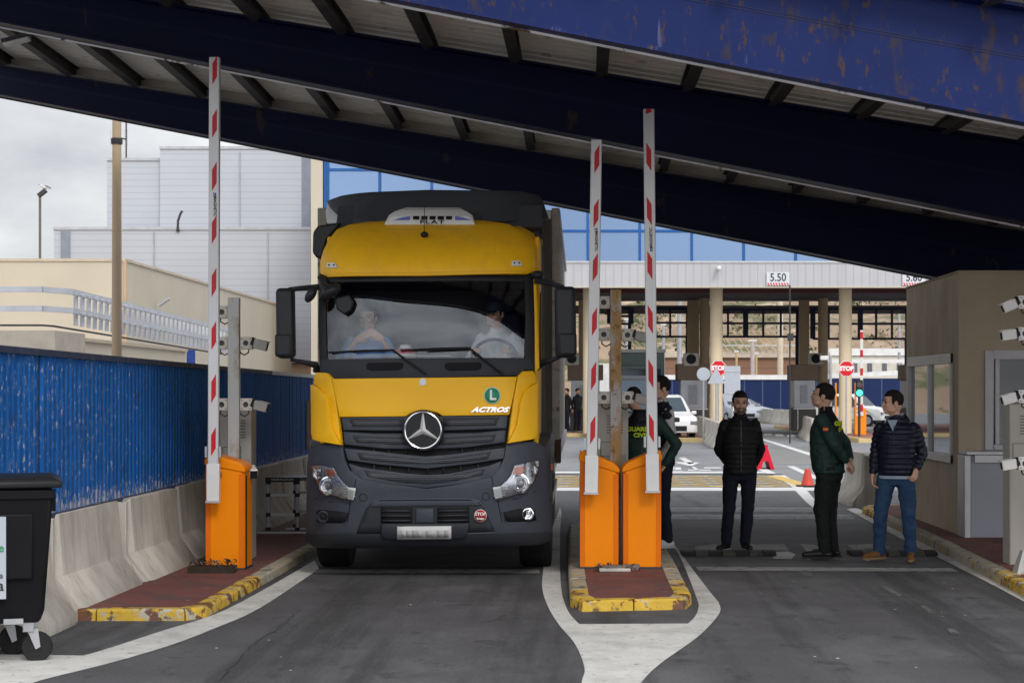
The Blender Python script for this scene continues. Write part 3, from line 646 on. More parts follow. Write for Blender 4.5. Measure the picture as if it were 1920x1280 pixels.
slat([(654, 868), (678, 876), (760, 887), (800, 890), (840, 888), (916, 873), (940, 864), (936, 879), (922, 894), (860, 907), (800, 914), (730, 907), (676, 897), (660, 884)], [[(683, 881), (757, 890), (800, 892), (843, 890), (909, 878), (905, 890), (850, 902), (800, 907), (745, 903), (690, 893)]], .004)
for xx in (700, 727, 760, 865, 890, 915): panel('grille_rib', [(xx, 840), (xx + 2, 840), (xx + 2, 850), (xx, 850)], cabs, gry2, off=-.02, th=.02, bev=0)
for xx in (700, 730, 765, 800, 830, 862, 895): panel('grille_rib', [(xx, 868), (xx + 2, 868), (xx + 2, 888), (xx, 888)], cabs, gry2, off=-.02, th=.02, bev=0)
# star emblem
x, y, z = onface(795, 806, cabs, .0); yb = -.045
emb = MB().lathe([(.0, yb), (.185, yb), (.192, yb + .02), (.192, yb + .08)], 40, (x, 0, z), 'y').build('emblem', M('emblem disc', (.012, .013, .016), .35), truck)
m = MB(); rr = .167
m.loft([[(x + (rr + .0105 * math.cos(a2)) * math.cos(R(t * 9)), yb - .004 + .011 * math.sin(a2), z + (rr + .0105 * math.cos(a2)) * math.sin(R(t * 9))) for a2 in [k * math.pi / 4 for k in range(8)]] for t in range(41)], cap=False)
m.build('ring', chrome, emb)
m = MB()
for k in range(3):
    a = R(90 + 120 * k); tip = Vector((x + rr * math.cos(a), yb - .004, z + rr * math.sin(a))); c0 = Vector((x, yb - .022, z))
    for sg in (-1, 1):
        b = R(90 + 120 * k + 60 * sg); inn_ = Vector((x + .03 * math.cos(b), yb - .003, z + .03 * math.sin(b)))
        n_ = Vector((-math.sin(a), 0, math.cos(a))) * .004 * sg
        m.poly([c0, tip + Vector((0, -.004, 0)), tip + n_, inn_])
m.build('star', M('star silver', (.62, .62, .64), .38, .5, var=.03), emb, smooth=0, weld=False)
# bumper with lamps
bum = panel('bumper', [(580, 842), (600, 834), (622, 832), (641, 834), (646, 862), (656, 882), (680, 896), (740, 908), (800, 916), (860, 908), (908, 895), (935, 880), (945, 860), (950, 832), (975, 828), (1003, 827), (1021, 838), (1030, 870), (1031, 930), (1034, 975), (1033, 1012), (1020, 1019), (800, 1023), (590, 1024), (575, 1014), (573, 980), (575, 930), (576, 870)], cabs, gry, off=.0, th=.07, bev=.012, grid=.06)
panel('bumper_lip', [(573, 999), (640, 1001), (800, 1003), (960, 1000), (1034, 996), (1033, 1013), (1020, 1019), (800, 1024), (590, 1025), (574, 1014)], cabs, gry2, bum, off=.018, th=.04, bev=.008)
panel('air_intake', [(666, 1002), (690, 946), (705, 937), (800, 936), (890, 936), (905, 940), (928, 998), (800, 1001)], cabs, gry2, bum, off=.004, th=.01, bev=0)  # bumper openings are flat dark panels, their shade put into the colour
def rim(name, pts, w_, off, mat, parent):
    q = pts + [pts[0]]; return tubepx(name, q, cabs, off, w_, mat, parent)
rim('intake_edge', [(666, 1002), (672, 985), (686, 952), (700, 940), (715, 936), (800, 935), (880, 935), (897, 939), (908, 950), (922, 982), (929, 998), (800, 1002)], .009, .004, gry, bum)
for q in ([(714, 951), (773, 951), (773, 980), (714, 980)], [(820, 951), (880, 950), (880, 979), (820, 980)]):
    gx = panel('intake_grille', q, cabs, void, bum, off=.010, th=.01, bev=0)
    for k in range(3): panel('intake_slat', [(q[0][0] + 2, q[0][1] + 5 + 9 * k), (q[1][0] - 2, q[1][1] + 5 + 9 * k), (q[1][0] - 2, q[1][1] + 8 + 9 * k), (q[0][0] + 2, q[0][1] + 8 + 9 * k)], cabs, gry2, gx, off=.022, th=.012, bev=0)
panel('centre_block', [(781, 953), (813, 953), (814, 979), (780, 979)], cabs, gry, bum, off=.03, th=.03)
panel('intake_brow', [(700, 939), (894, 938), (902, 947), (800, 948), (694, 949)], cabs, gry, bum, off=.02, th=.02)
ph = panel('plate_holder', [(716, 981), (880, 980), (876, 1004), (868, 1009), (724, 1010), (716, 1004)], cabs, gry2, bum, off=.05, th=.06, bev=.01)
pn = panel('number_plate', [(746, 986), (847, 985), (847, 1009), (746, 1010)], cabs, M('plate white', (.5, .5, .5), .5), ph, off=.062, th=.01, bev=0)
pg = [M('plate grey %d' % i, (v, v, v * 1.02), .6, var=.02) for i, v in enumerate((.36, .40, .30))]
xx = 753
for k, (w_, c_) in enumerate(((10, 1), (11, 0), (8, 2), (13, 1), (5, None), (20, 1), (14, 0), (8, 2))):
    if c_ is not None: panel('plate_mark', [(xx, 993), (xx + w_, 993), (xx + w_, 1006), (xx, 1006)], cabs, pg[c_], pn, off=.065, th=.003, bev=0, grid=.3)
    xx += w_
st = panel('round_sticker', arc(901, 966, 12, n=20), cabs, M('sticker white', (.6, .5, .5), .5), bum, off=.022, th=.004, bev=0)
panel('sticker_disc', arc(901, 966, 10.6, n=20), cabs, M('sticker red', (.36, .01, .02), .5), st, off=.025, th=.003, bev=0)
x, y, z = onface(901, 963, off=.030); text('lettering', 'STOP', .042, M('ink pale', (.75, .78, .7), .5), st, (x, y, z), bold=.001, depth=.001)
x, y, z = onface(901, 971, off=.030); text('lettering', 'Sangas', .026, M('ink pale', (.75, .78, .7), .5), st, (x, y, z), bold=.0007, depth=.001)
for cx, cy in ((681, 932), (911, 930)): rim('tow_cap', arc(cx, cy, 7, n=14), .003, .001, void, bum)
def lamp(o, c1, c2, am, wh, fog, fo):
    h = panel('headlight', o, cabs, silver, off=.010, th=.03, bev=.006)
    rim('lamp_edge', o, .006, .012, gry2, h)
    for (cx, cy, r_) in (c1, c2):
        x, y, z = onface(cx, cy, off=.014); r_ = r_ / 200; m = MB()
        m.lathe([(r_, -.0), (r_ * .98, -.016), (r_ * .84, -.022), (r_ * .80, -.006), (r_ * .62, .004), (r_ * .60, -.012), (r_ * .54, -.018), (r_ * .5, -.006)], 28, (x, y, z), 'y'); m.build('lamp_bowl', chrome, h)
        m = MB(); m.ball((x, y - .0, z), r_ * .48, .022, r_ * .48, 16); m.build('projector_lens', M('projector', (.2, .2, .21), .08, .4, var=.3, vs=30), h)
    panel('indicator', am, cabs, amber, h, off=.02, th=.01)
    for k in range(4):
        a0, b0, sgn = wh; panel('lamp_fin', [(a0 + sgn * 1 * k, b0 + 5 * k - 6), (a0 + sgn * 26, b0 + 5 * k - 4), (a0 + sgn * 26, b0 + 5 * k - 2), (a0 + sgn * 2 * k, b0 + 5 * k - 4)], cabs, white_pl, h, off=.018, th=.006, bev=0)
    panel('lamp_cover', o, cabs, GLASS('lamp glass', (.9, .92, .94), .06, .02), h, off=.045, th=0, bev=0)
    q = fo; fr = panel('fog_recess', q, cabs, void, bum, off=.005, th=.01, bev=0)  # flat dark panel, the recess's shade is in its colour
    rim('recess_edge', q, .007, .006, gry, fr)
    x, y, z = onface(fog[0], fog[1], off=.006); m = MB(); m.lathe([(.058, 0), (.056, -.03), (.046, -.034), (.042, -.015), (.0, -.006)], 24, (x, y, z), 'y'); m.build('fog_light', chrome if fog[0] > 900 else gry2, fr)
    m = MB(); m.ball((x, y - .006, z), .036, .02, .036, 14); m.build('lens', GLASS('lamp glass', (.9, .92, .94), .06) if fog[0] > 900 else void, fr)
LH = [(583, 872), (600, 871), (627, 876), (634, 890), (643, 902), (655, 912), (668, 915), (663, 937), (640, 933), (606, 921), (592, 902)]
lamp(LH, (599, 888, 12), (617, 910, 18), [(608, 879), (625, 880), (630, 892), (612, 890)], (640, 918, 1), (606, 968), [(592, 958), (600, 954), (655, 960), (648, 980), (594, 979)])
RH = [(1013, 862), (990, 866), (965, 872), (958, 890), (950, 900), (938, 910), (924, 913), (929, 935), (955, 931), (990, 917), (1004, 898)]
lamp(RH, (996, 881, 12.5), (975, 906, 18.5), [(966, 875), (985, 873), (983, 887), (962, 889)], (952, 917, -1), (990, 963), [(942, 959), (985, 951), (1003, 955), (1006, 976), (947, 978)])
for q in ([(652, 914), (668, 915), (663, 937), (652, 935)], [(924, 913), (940, 911), (942, 931), (929, 935)]): panel('lamp_reflector', q, cabs, white_pl, off=.02, th=.01)
# side skirts, steps, wheels, chassis
for s in (-1, 1):
    m = MB(); X = s * 1.17
    m.loft([[(X - s * .10, .30, .36), (X - s * .06, .33, 1.22), (X - s * .30, .6, 1.26), (X - s * .30, .6, .36)], [(X, .62, .40), (X - s * .01, .62, 1.28), (X - s * .3, .62, 1.28), (X - s * .3, .62, .40)],
            [(X, .84, .72), (X, .84, 1.30), (X - s * .3, .84, 1.3), (X - s * .3, .84, .72)], [(X, 1.15, 1.10), (X, 1.15, 1.34), (X - s * .3, 1.15, 1.34), (X - s * .3, 1.15, 1.10)],
            [(X, 1.6, 1.10), (X, 1.6, 1.34), (X - s * .3, 1.6, 1.34), (X - s * .3, 1.6, 1.10)], [(X, 2.0, .7), (X, 2.0, 1.2), (X - s * .3, 2.0, 1.2), (X - s * .3, 2.0, .7)]])
    m.build('wheel_arch', gry, truck, bevel=.02)
    m = MB(); m.box(min(X, X - s * .32), max(X, X - s * .32), .48, .86, .4, .44); m.box(min(X, X - s * .3), max(X, X - s * .3), .52, .86, .70, .74); m.build('step', gry2, truck)
    m = MB(); m.box(X - .03 - (.02 if s > 0 else -.02), X + .03 - (.02 if s > 0 else -.02), .62, .68, 1.0, 1.06); m.build('side_marker', amber, truck)
tyre_p = [(.30, -.15), (.44, -.16), (.49, -.15), (.51, -.11), (.51, .11), (.49, .15), (.44, .16), (.30, .15)]
for x, y in ((-1.0, 1.4), (1.0, 1.4), (-.98, 6.6), (.93, 6.6), (-.98, 7.9), (.93, 7.9)):
    m = MB(); m.lathe(tyre_p, 40, (x, y, .51), 'x')
    wv = m.build('wheel', rubber, truck)
    m = MB(); m.lathe([(.06, -.13), (.27, -.10), (.30, -.14), (.30, .14), (.27, .10), (.06, .13)], 24, (x, y, .51), 'x'); m.build('rim', galv, wv)
m = MB()
for dx in (-.42, .42): m.box(dx - .04, dx + .04, .5, 10.6, .82, 1.08)
m.box(-.5, .5, .3, 1.2, .45, .9); m.box(-.85, .85, 1.32, 1.48, .4, .52); m.tube([(-.9, 6.6, .51), (.88, 6.6, .51)], .09); m.tube([(-.9, 7.9, .51), (.88, 7.9, .51)], .09)
m.build('chassis', dark_steel, truck)
m = MB(); m.box(-1.1, -.55, 2.7, 4.6, .5, 1.0); m.box(.6, 1.12, 2.7, 4.2, .5, 1.0); m.build('fuel_tank', galv, truck, bevel=.06)
m = MB(); m.box(-1.15, -1.11, 2.5, 6, .55, .66); m.box(1.11, 1.15, 2.5, 5.9, .55, .66); m.box(1.11, 1.15, 2.5, 5.9, .85, .94); m.build('side_guard', alum, truck)
# mirrors
def rbox(name, x0, x1, y0, y1, z0, z1, mat, bev, parent=None, rot=None):
    c = ((x0 + x1) / 2, (y0 + y1) / 2, (z0 + z1) / 2)
    m = MB(); m.box(x0 - c[0], x1 - c[0], y0 - c[1], y1 - c[1], z0 - c[2], z1 - c[2]); o = m.build(name, mat, parent or truck, c, bevel=bev, seg=4)
    if rot: o.rotation_euler = rot
    return o
mirror_m = M('mirror housing', (.018, .019, .023), .42, var=.1, vs=5)
ml = rbox('mirror', -1.435, -1.265, .32, .50, 2.07, 2.735, mirror_m, .045, rot=(0, R(-.8), 0))
rbox('mirror_cap', .0 - .095, .0 + .06, -.1, -.04, -.32, -.1, mirror_m, .03, ml)
mr = rbox('mirror', 1.205, 1.405, .32, .52, 2.075, 2.75, mirror_m, .045, rot=(0, R(-.6), 0))
rbox('mirror_cap', .0 - .07, .0 + .105, -.11, -.05, -.32, -.1, mirror_m, .03, mr)
for s, pts in ((-1, [(598, 538, .5), (560, 541, .42), (543, 543, .42), (541, 548, .42)]), (1, [(1003, 526, .45), (1030, 531, .42), (1056, 539, .42), (1058, 545, .42)])):
    m = MB(); m.tube([((p - XV) / (F / (TY + d)) + TX, d, CZ + (HZ - q) / (F / (TY + d))) for p, q, d in pts], [.03, .024, .024, .02], 8); m.build('mirror_arm', mirror_m, truck)
for s, pts in ((-1, [(545, 674, .42), (570, 679, .42), (592, 684, .45), (594, 694, .5)]), (1, [(1053, 667, .42), (1035, 675, .42), (1016, 680, .5), (1006, 688, .55)])):
    m = MB(); m.tube([((p - XV) / (F / (TY + d)) + TX, d, CZ + (HZ - q) / (F / (TY + d))) for p, q, d in pts], [.018, .022, .035, .04], 8); m.build('mirror_arm', mirror_m, truck)
def blob(name, cx, cy, rx, rz, d, mat, rot=0, ry=.06):
    s = F / (TY + d); c = ((cx - XV) / s + TX, d, CZ + (HZ - cy) / s); m = MB(); m.ball((0, 0, 0), rx / s, ry, rz / s, 16, Matrix.Rotation(R(rot), 4, 'Y')); return m.build(name, mat, truck, c)
blob('kerb_mirror', 583, 552, 9, 17, .3, mirror_m, 32); blob('front_mirror', 620, 546, 22, 12, .22, mirror_m, -30, .08)
m = MB(); s_ = F / (TY + .26); q = [(630, 557), (655, 552), (663, 566), (658, 582), (645, 590), (631, 580), (628, 565)]
m.prism([((a - XV) / s_ + TX, .26, CZ + (HZ - b) / s_) for a, b in q], (0, .05, 0)); m.build('front_mirror', mirror_m, truck, bevel=.015)
tubepx('mirror_bracket', [(600, 520), (612, 532), (625, 545)], winds, .06, .022, mirror_m)
panel('a_pillar_cap', [(600, 512), (612, 521), (618, 540), (606, 565), (598, 560)], winds, mirror_m, off=.05, th=.04, bev=.01)
blob('mirror_foot', 1008, 516, 13, 9, .5, mirror_m, 0, .1)
# roof gear
fr_ = panel('air_fairing', [(613, 377), (640, 367), (700, 360), (800, 356), (900, 357), (975, 359), (1010, 366), (1019, 378), (1025, 398), (1029, 410), (1008, 412), (960, 413), (800, 418), (680, 419), (652, 416), (630, 400), (618, 388)], fairs, fair, off=.0, th=.02, bev=.005)
panel('fairing_cheek', [(612, 378), (618, 389), (630, 401), (652, 417), (612, 418), (610, 400)], fairs, M('cheek white', (.55, .55, .56), .5), fr_, off=-.03, th=.02)
m = MB(); m.loft([[(-1.0, 1.3, 3.40), (-1.0, 1.5, 3.62), (-.96, 2.1, 3.70), (-.96, 2.1, 3.40)], [(1.06, 1.3, 3.40), (1.06, 1.5, 3.64), (1.04, 2.1, 3.74), (1.04, 2.1, 3.40)]]); m.build('fairing_side', fair, truck)
cm = M('cooler white', (.66, .66, .64), .4, var=.05, spots=[((.35, .33, .3), .62, .1, 9, (1, 1, 1), .5)])
m = MB(); rg = []
for (y, x0, x1, z0, z1) in ((.86, -.475, .43, 3.375, 3.46), (.92, -.46, .42, 3.37, 3.52), (1.1, -.37, .34, 3.37, 3.575), (1.7, -.33, .30, 3.37, 3.59)):
    rg.append([(x0, y, z0), (x0 + .03, y, z1 - .04), (x0 + .09, y, z1), (x1 - .09, y, z1), (x1 - .03, y, z1 - .04), (x1, y, z0)])
m.loft(rg); cl = m.build('roof_cooler', cm, truck, bevel=.008)
for k in range(5):
    x = -.155 + .08 * k; m = MB(); m.box(x - .03, x + .03, .845, .90, 3.43, 3.465); m.build('vent', void, cl)
for s in (-1, 1):
    m = MB(); m.prism([(.005 + s * .22, .85, 3.425), (.005 + s * .22, .85, 3.465), (.005 + s * .30, .85, 3.45), (.005 + s * .38, .85, 3.425)], (0, .02, 0)); m.build('swoosh', M('swoosh blue', (.10, .14, .42), .5), cl)
text('lettering', 'FLAT', .05, M('ink black', (.01, .01, .012), .5), cl, (.0, .848, 3.405), depth=.004, sx=1.9, spacing=1.2, bold=.001)
s_ = F / (TY + .62); m = MB(); m.ball(((797 - XV) / s_ + TX, .55, CZ + (HZ - 441) / s_), .038, .03, .03, 12); m.tube([((797 - XV) / s_ + TX, .52, CZ + (HZ - 436) / s_), ((797 - XV) / s_ + TX, .56, CZ + (HZ - 390) / s_)], .004, 5); m.build('antenna', black_pl, truck)
m = MB()
for px_ in (702, 904):
    x = (px_ - XV) / (F / (TY + 1.05)) + TX; m.tube([(x, 1.05, 3.40), (x, 1.05, 3.50)], .006, 5); m.box(x - .04, x + .04, 1.0, 1.1, 3.40, 3.43)
m.build('antenna', black_pl, truck)
for px_ in (702, 904):
    pass
q = [(588, 436), (597, 424), (640, 418), (615, 450), (604, 487), (594, 483), (587, 474)]; s_ = F / (TY + 1.3)
m = MB(); m.prism([((a - XV) / s_ + TX, 1.25, CZ + (HZ - b) / s_) for a, b in q], (0, .5, 0)); m.build('side_deflector', mirror_m, truck, bevel=.02)
q = [(985, 420), (1012, 428), (1020, 470), (1020, 560), (1022, 700), (1026, 835), (1008, 835), (1008, 520), (1002, 460)]; s_ = F / (TY + 1.6)
m = MB(); m.prism([((a - XV) / s_ + TX - .01, 1.75, CZ + (HZ - b) / s_) for a, b in q], (0, .3, 0)); m.build('side_deflector', M('deflector dust', (.10, .095, .09), .7, var=.2, vs=3), truck, bevel=.01)
# box body
boxf = M('box front', (.12, .11, .10), .7, var=.15, vs=2, streak=((.05, .045, .04), .5, 6)); boxs = M('box side', (.40, .37, .33), .6, var=.1, vs=1.5, spots=[((.2, .17, .14), .56, .12, 2.5, (1, 1, .4), .7)], streak=((.2, .17, .14), .5, 6), extra=stripes(1, .42, .02, (.13, .12, .11)))
m = MB(); m.box(-1.30, 1.20, 2.42, 10.8, 1.16, 3.66); bx = m.build('cargo_box', boxs, truck, smooth=0)
m = MB(); m.box(-1.22, 1.12, 2.38, 2.417, 1.2, 3.6); m.build('front_wall', boxf, bx)
for x0, x1 in ((-1.34, -1.24), (1.14, 1.225)): MB().box(x0, x1, 2.34, 2.46, 1.10, 3.70).build('corner_post', M('post beige', (.34, .31, .27), .6, var=.2, vs=6, spots=[((.12, .08, .05), .6, .08, 8)]), bx, bevel=.01)
m = MB(); m.box(-1.24, 1.14, 2.36, 2.45, 3.58, 3.68); m.box(-1.24, 1.14, 2.36, 2.45, 1.1, 1.2); m.box(1.17, 1.23, 2.46, 10.8, 1.05, 1.18); m.box(1.17, 1.23, 2.46, 10.8, 3.6, 3.69); m.build('frame_rail', alum, bx, bevel=.008)
m = MB(); m.box(1.18, 1.235, 2.3, 2.9, 1.0, 1.25); m.build('lower_corner', M('rusty steel', (.09, .05, .035), .8), bx)
# things lying on the dashboard
cp = thing('peaked_cap', 'white and red cap lying on the lorry dashboard behind the windscreen', 'cap', (-TX + (757 - XV) / 196.8 + TX + .0, TY + .62, 2.08))
m = MB(); m.lathe([(.10, 0), (.10, .035)], 20); m.build('peak', white_pl, cp); m = MB(); m.lathe([(.095, .036), (.09, .065), (.07, .09)], 20); m.build('crown', M('cap red', (.4, .03, .05), .6), cp); m = MB(); m.lathe([(.06, .091), (.05, .12), (.02, .13)], 16); m.build('top', white_pl, cp)
pp = MB(); pp.box(-.62, .2, 0, .18, 0, .006); tag(pp.build('paper', M('paper pale', (.5, .56, .52), .8), None, (-TX, TY + .46, 2.095)), 'pale sheet of paper lying along the lorry dashboard', 'paper')
for q in ([(657, 940), (652, 975), (646, 1020)], [(933, 936), (940, 972), (951, 1016)], [(668, 897), (664, 914)], [(922, 894), (925, 911)], [(589, 934), (620, 940), (657, 944)], [(933, 940), (970, 934), (1006, 920)]):
    tubepx('panel_seam', q, cabs, .003, .0035, void, bum)
# ------------------------------------------------------------------ blue fence on the left, jersey barriers, bin, ladder
FX = -4.1
fence = thing('slatted_fence', 'blue slatted metal fence with flaking paint standing behind the concrete barriers', 'fence', (0, 0, 0))
def ftop(y): return 2.06 - (y - 12) * .0045
seg = [10.9, 13.3, 15.75, 18.2, 20.65, 23.1, 25.55, 28.0, 30.5]
for a, b in zip(seg, seg[1:]):
    m = MB(); y = a + .012
    while y < b - .09:
        zt = ftop(y) - .03; z0 = .81 + random.uniform(-.004, .004); w_ = .098
        dx = random.uniform(-.003, .003)
        m.loft([[(FX + dx, y, z), (FX + .028 + dx, y + .012, z), (FX + .028 + dx, y + w_ - .012, z), (FX + dx, y + w_, z)] for z in (z0, zt)])
        y += .122
    m.build('slat_panel', fence_blue, fence, smooth=0)
    m = MB(); m.box(FX - .06, FX, a - .03, a + .03, .0, ftop(a) - .01); m.build('post', rail_blue, fence)
    m = MB(); m.loft([[(FX - .03, y, ftop(y) - .03), (FX + .045, y, ftop(y) - .03), (FX + .045, y, ftop(y) + .02), (FX - .03, y, ftop(y) + .02)] for y in (a + .01, b - .01)]); m.build('top_rail', rail_blue if b < 24 else galv, fence, smooth=0)
    m = MB(); m.box(FX - .02, FX + .05, a + .005, b - .005, .77, .82); m.build('bottom_rail', rail_blue if b < 20 else galv, fence)
m = MB()
for y, w_ in ((26.0, .5), (27.4, .7), (28.7, .5)): m.box(FX + .03, FX + .04, y, y + w_, .9, 1.62)
m.build('brown_board', M('brown board', (.12, .075, .05), .8, streak=((.05, .03, .02), .6, 9)), fence)
def jersey_mesh(L_, top=.8):
    prof = [(-.30, 0), (-.30, .09), (-.125, .34), (-.085, top), (.085, top), (.125, .34), (.30, .09), (.30, 0)]
    m = MB(); g = .012
    def ring(y, e):
        o = []
        for x, z in prof:
            k = 1 if e == 0 else (.90 if z < .2 else .62 if z < .5 else .58); o.append((x * k, y, z if e == 0 or z < top else top - .03))
        return o
    m.loft([ring(y, e) for y, e in ((g, 1), (.12, 1), (.165, 0), (L_ - .165, 0), (L_ - .12, 1), (L_ - g, 1))])
    m.loft([[(sx * (.10 if z > .3 else .2), y, z) for sx, y in ((-1, -.03), (1, -.03), (1, .03), (-1, .03))] for z in (0, .12, .34, top - .02)])
    return m
conc_dark = M('notch dark', (.05, .045, .04), .9)
jb0 = None
JL = ['beside the wheelie bin, its foot on the asphalt', 'at the front end of the left red pavement', 'second from the front along the left red pavement', 'level with the left orange gate cabinet', 'just behind the left orange gate cabinet', 'behind the folding ladder', 'partly hidden by the lorry, next after the ladder', 'at the far end of its row']
for i, y in enumerate([11.98, 13.4, 15.4, 17.4, 19.4, 21.4, 23.4, 25.4]):
    lab = 'stained concrete barrier under the blue fence, ' + JL[i]
    if i == 0: o = jersey_mesh(1.4, .81).build('concrete_barrier', conc, None, (FX, y, 0), bevel=.012)
    else:
        if jb0 is None:
            m = jersey_mesh(2.0, .81)
            for yy in (.35, 1.45): m.box(.29, .302, yy, yy + .2, 0, .05)
            o = jb0 = m.build('concrete_barrier', [conc, conc_dark], None, (FX, y, 0), bevel=.012)
        else: o = dup(jb0, None, (FX, y, 0))
    tag(o, lab, 'barrier', 'concrete barriers under the blue fence')
    o.location.x += random.uniform(-.035, .03); o.rotation_euler.z = R(random.uniform(-.8, .8))
# wheelie bin
bin_ = thing('wheelie_bin', 'big black wheeled rubbish container with white sticker at the left edge', 'bin', (-4.06, 11.15, 0), R(17))
bp = M('bin plastic', (.008, .008, .010), .42, spec=.12, var=.15, vs=4, bump=.1, bs=90)
m = MB(); m.loft([[(-.58, .06, .26), (.60, .06, .26), (.60, .62, .26), (-.58, .62, .26)], [(-.60, .05, .34), (.63, .05, .34), (.63, .66, .34), (-.60, .66, .34)], [(-.66, .0, 1.12), (.685, .0, 1.12), (.685, .70, 1.12), (-.66, .70, 1.12)]])
m.build('body', bp, bin_, bevel=.025, seg=3)
m = MB(); m.loft([[(-.72, -.04, 1.135), (.74, -.04, 1.135), (.74, .72, 1.135), (-.72, .72, 1.135)], [(-.72, -.04, 1.175), (.74, -.04, 1.175), (.74, .72, 1.175), (-.72, .72, 1.175)], [(-.66, .02, 1.205), (.68, .02, 1.205), (.68, .66, 1.205), (-.66, .66, 1.205)]]); m.build('lid', M('bin lid', (.014, .014, .016), .4, spec=.2, var=.1), bin_, bevel=.012)
m = MB(); m.box(-.68, .70, -.012, .01, 1.06, 1.125); m.build('rim', bp, bin_, bevel=.01)
m = MB(); m.box(.64, .70, .05, .25, .98, 1.06); m.build('lifting_lug', bp, bin_, bevel=.01)
m = MB(); m.box(.18, .56, -.0, .022, .55, .97); m.build('moulded_rib', bp, bin_, bevel=.015)
sk = MB().box(-.62, .395, -.018, .0, .43, .955).build('sticker', M('sticker grey white', (.42, .45, .52), .5, var=.03), bin_)
sk.location = (0, -.0, 0)
inkb = M('ink bin', (.02, .025, .03), .6); inkg = M('ink green', (.02, .25, .09), .6)
text('lettering', 'e', .075, inkg, sk, (.365, -.021, .755), depth=.001, bold=.001); text('lettering', 'ma', .055, inkb, sk, (.345, -.021, .58), depth=.001); text('lettering', 'ta', .10, inkb, sk, (.345, -.021, .515), depth=.001, bold=.001)
for x, y in ((.53, .13), (-.5, .13), (.38, .5), (-.5, .6)):
    cst = MB().box(-.035, .035, -.05, .05, .2, .27).build('castor', galv, bin_, (x, y, 0), bevel=.005)
    m = MB()
    for s in (-.03, .03): m.prism([(-.01, s - .003, .22), (.06, s - .003, .22), (.075, s - .003, .1), (.045, s - .003, .085)], (0, .006, 0))
    m.build('fork', galv, cst)
    m = MB(); m.lathe([(.05, -.022), (.09, -.024), (.098, -.015), (.098, .015), (.09, .024), (.05, .022)], 28, (.055, 0, .1), 'y'); wh = m.build('wheel', rubber, cst)
    m = MB(); m.lathe([(.0, -.026), (.02, -.026), (.022, -.012), (.055, -.012), (.055, .012), (.0, .02)], 16, (.055, 0, .1), 'y'); m.build('hub', black_pl, wh)
m = MB(); m.box(.38, .5, -.01, .0, .265, .30); m.build('pedal', galv, bin_)
# folding platform ladder
ld = thing('platform_ladder', 'folding aluminium work platform with black joints on the left red pavement beside the lorry', 'ladder', (-3.47, 20.7, .092))
def lad(yo, x0, x1, mat_r, H_):
    for sx in (x0, x1):
        m = MB(); m.tube([(sx, yo, .02), (sx, yo, H_)], .02, 10); l = m.build('leg', alum, ld)
        for z in (.05, .22, .45, H_ - .03): MB().box(sx - .027, sx + .027, yo - .027, yo + .027, z - .022, z + .022).build('joint', black_pl, l, bevel=.004)
    for z in (.22, .45): MB().box(x0, x1, yo - .018, yo + .018, z - .014, z + .014).build('rung', alum, ld)
lad(0, -.21, .13, alum, .63); lad(.55, .02, .42, alum, .6)
m = MB(); m.loft([[(-.23, -.02, .615), (.15, -.02, .615), (.15, -.02, .655), (-.23, -.02, .655)], [(-.05, .55, .615), (.42, .55, .615), (.42, .55, .655), (-.05, .55, .655)]]); pf = m.build('platform', M('platform top', (.22, .225, .24), .5, .3), ld)
MB().box(-.24, .16, -.04, -.018, .605, .66).build('name_strip', black_pl, pf); text('lettering', 'XOLIN PLATFORM', .032, M('ink pale', (.75, .78, .7), .5), pf, (-.04, -.043, .633), depth=.001)
MB().box(-.34, .24, -.03, .0, .0, .02).build('foot_bar', alum, ld); MB().box(-.1, .5, .53, .56, .0, .02).build('foot_bar', alum, ld)

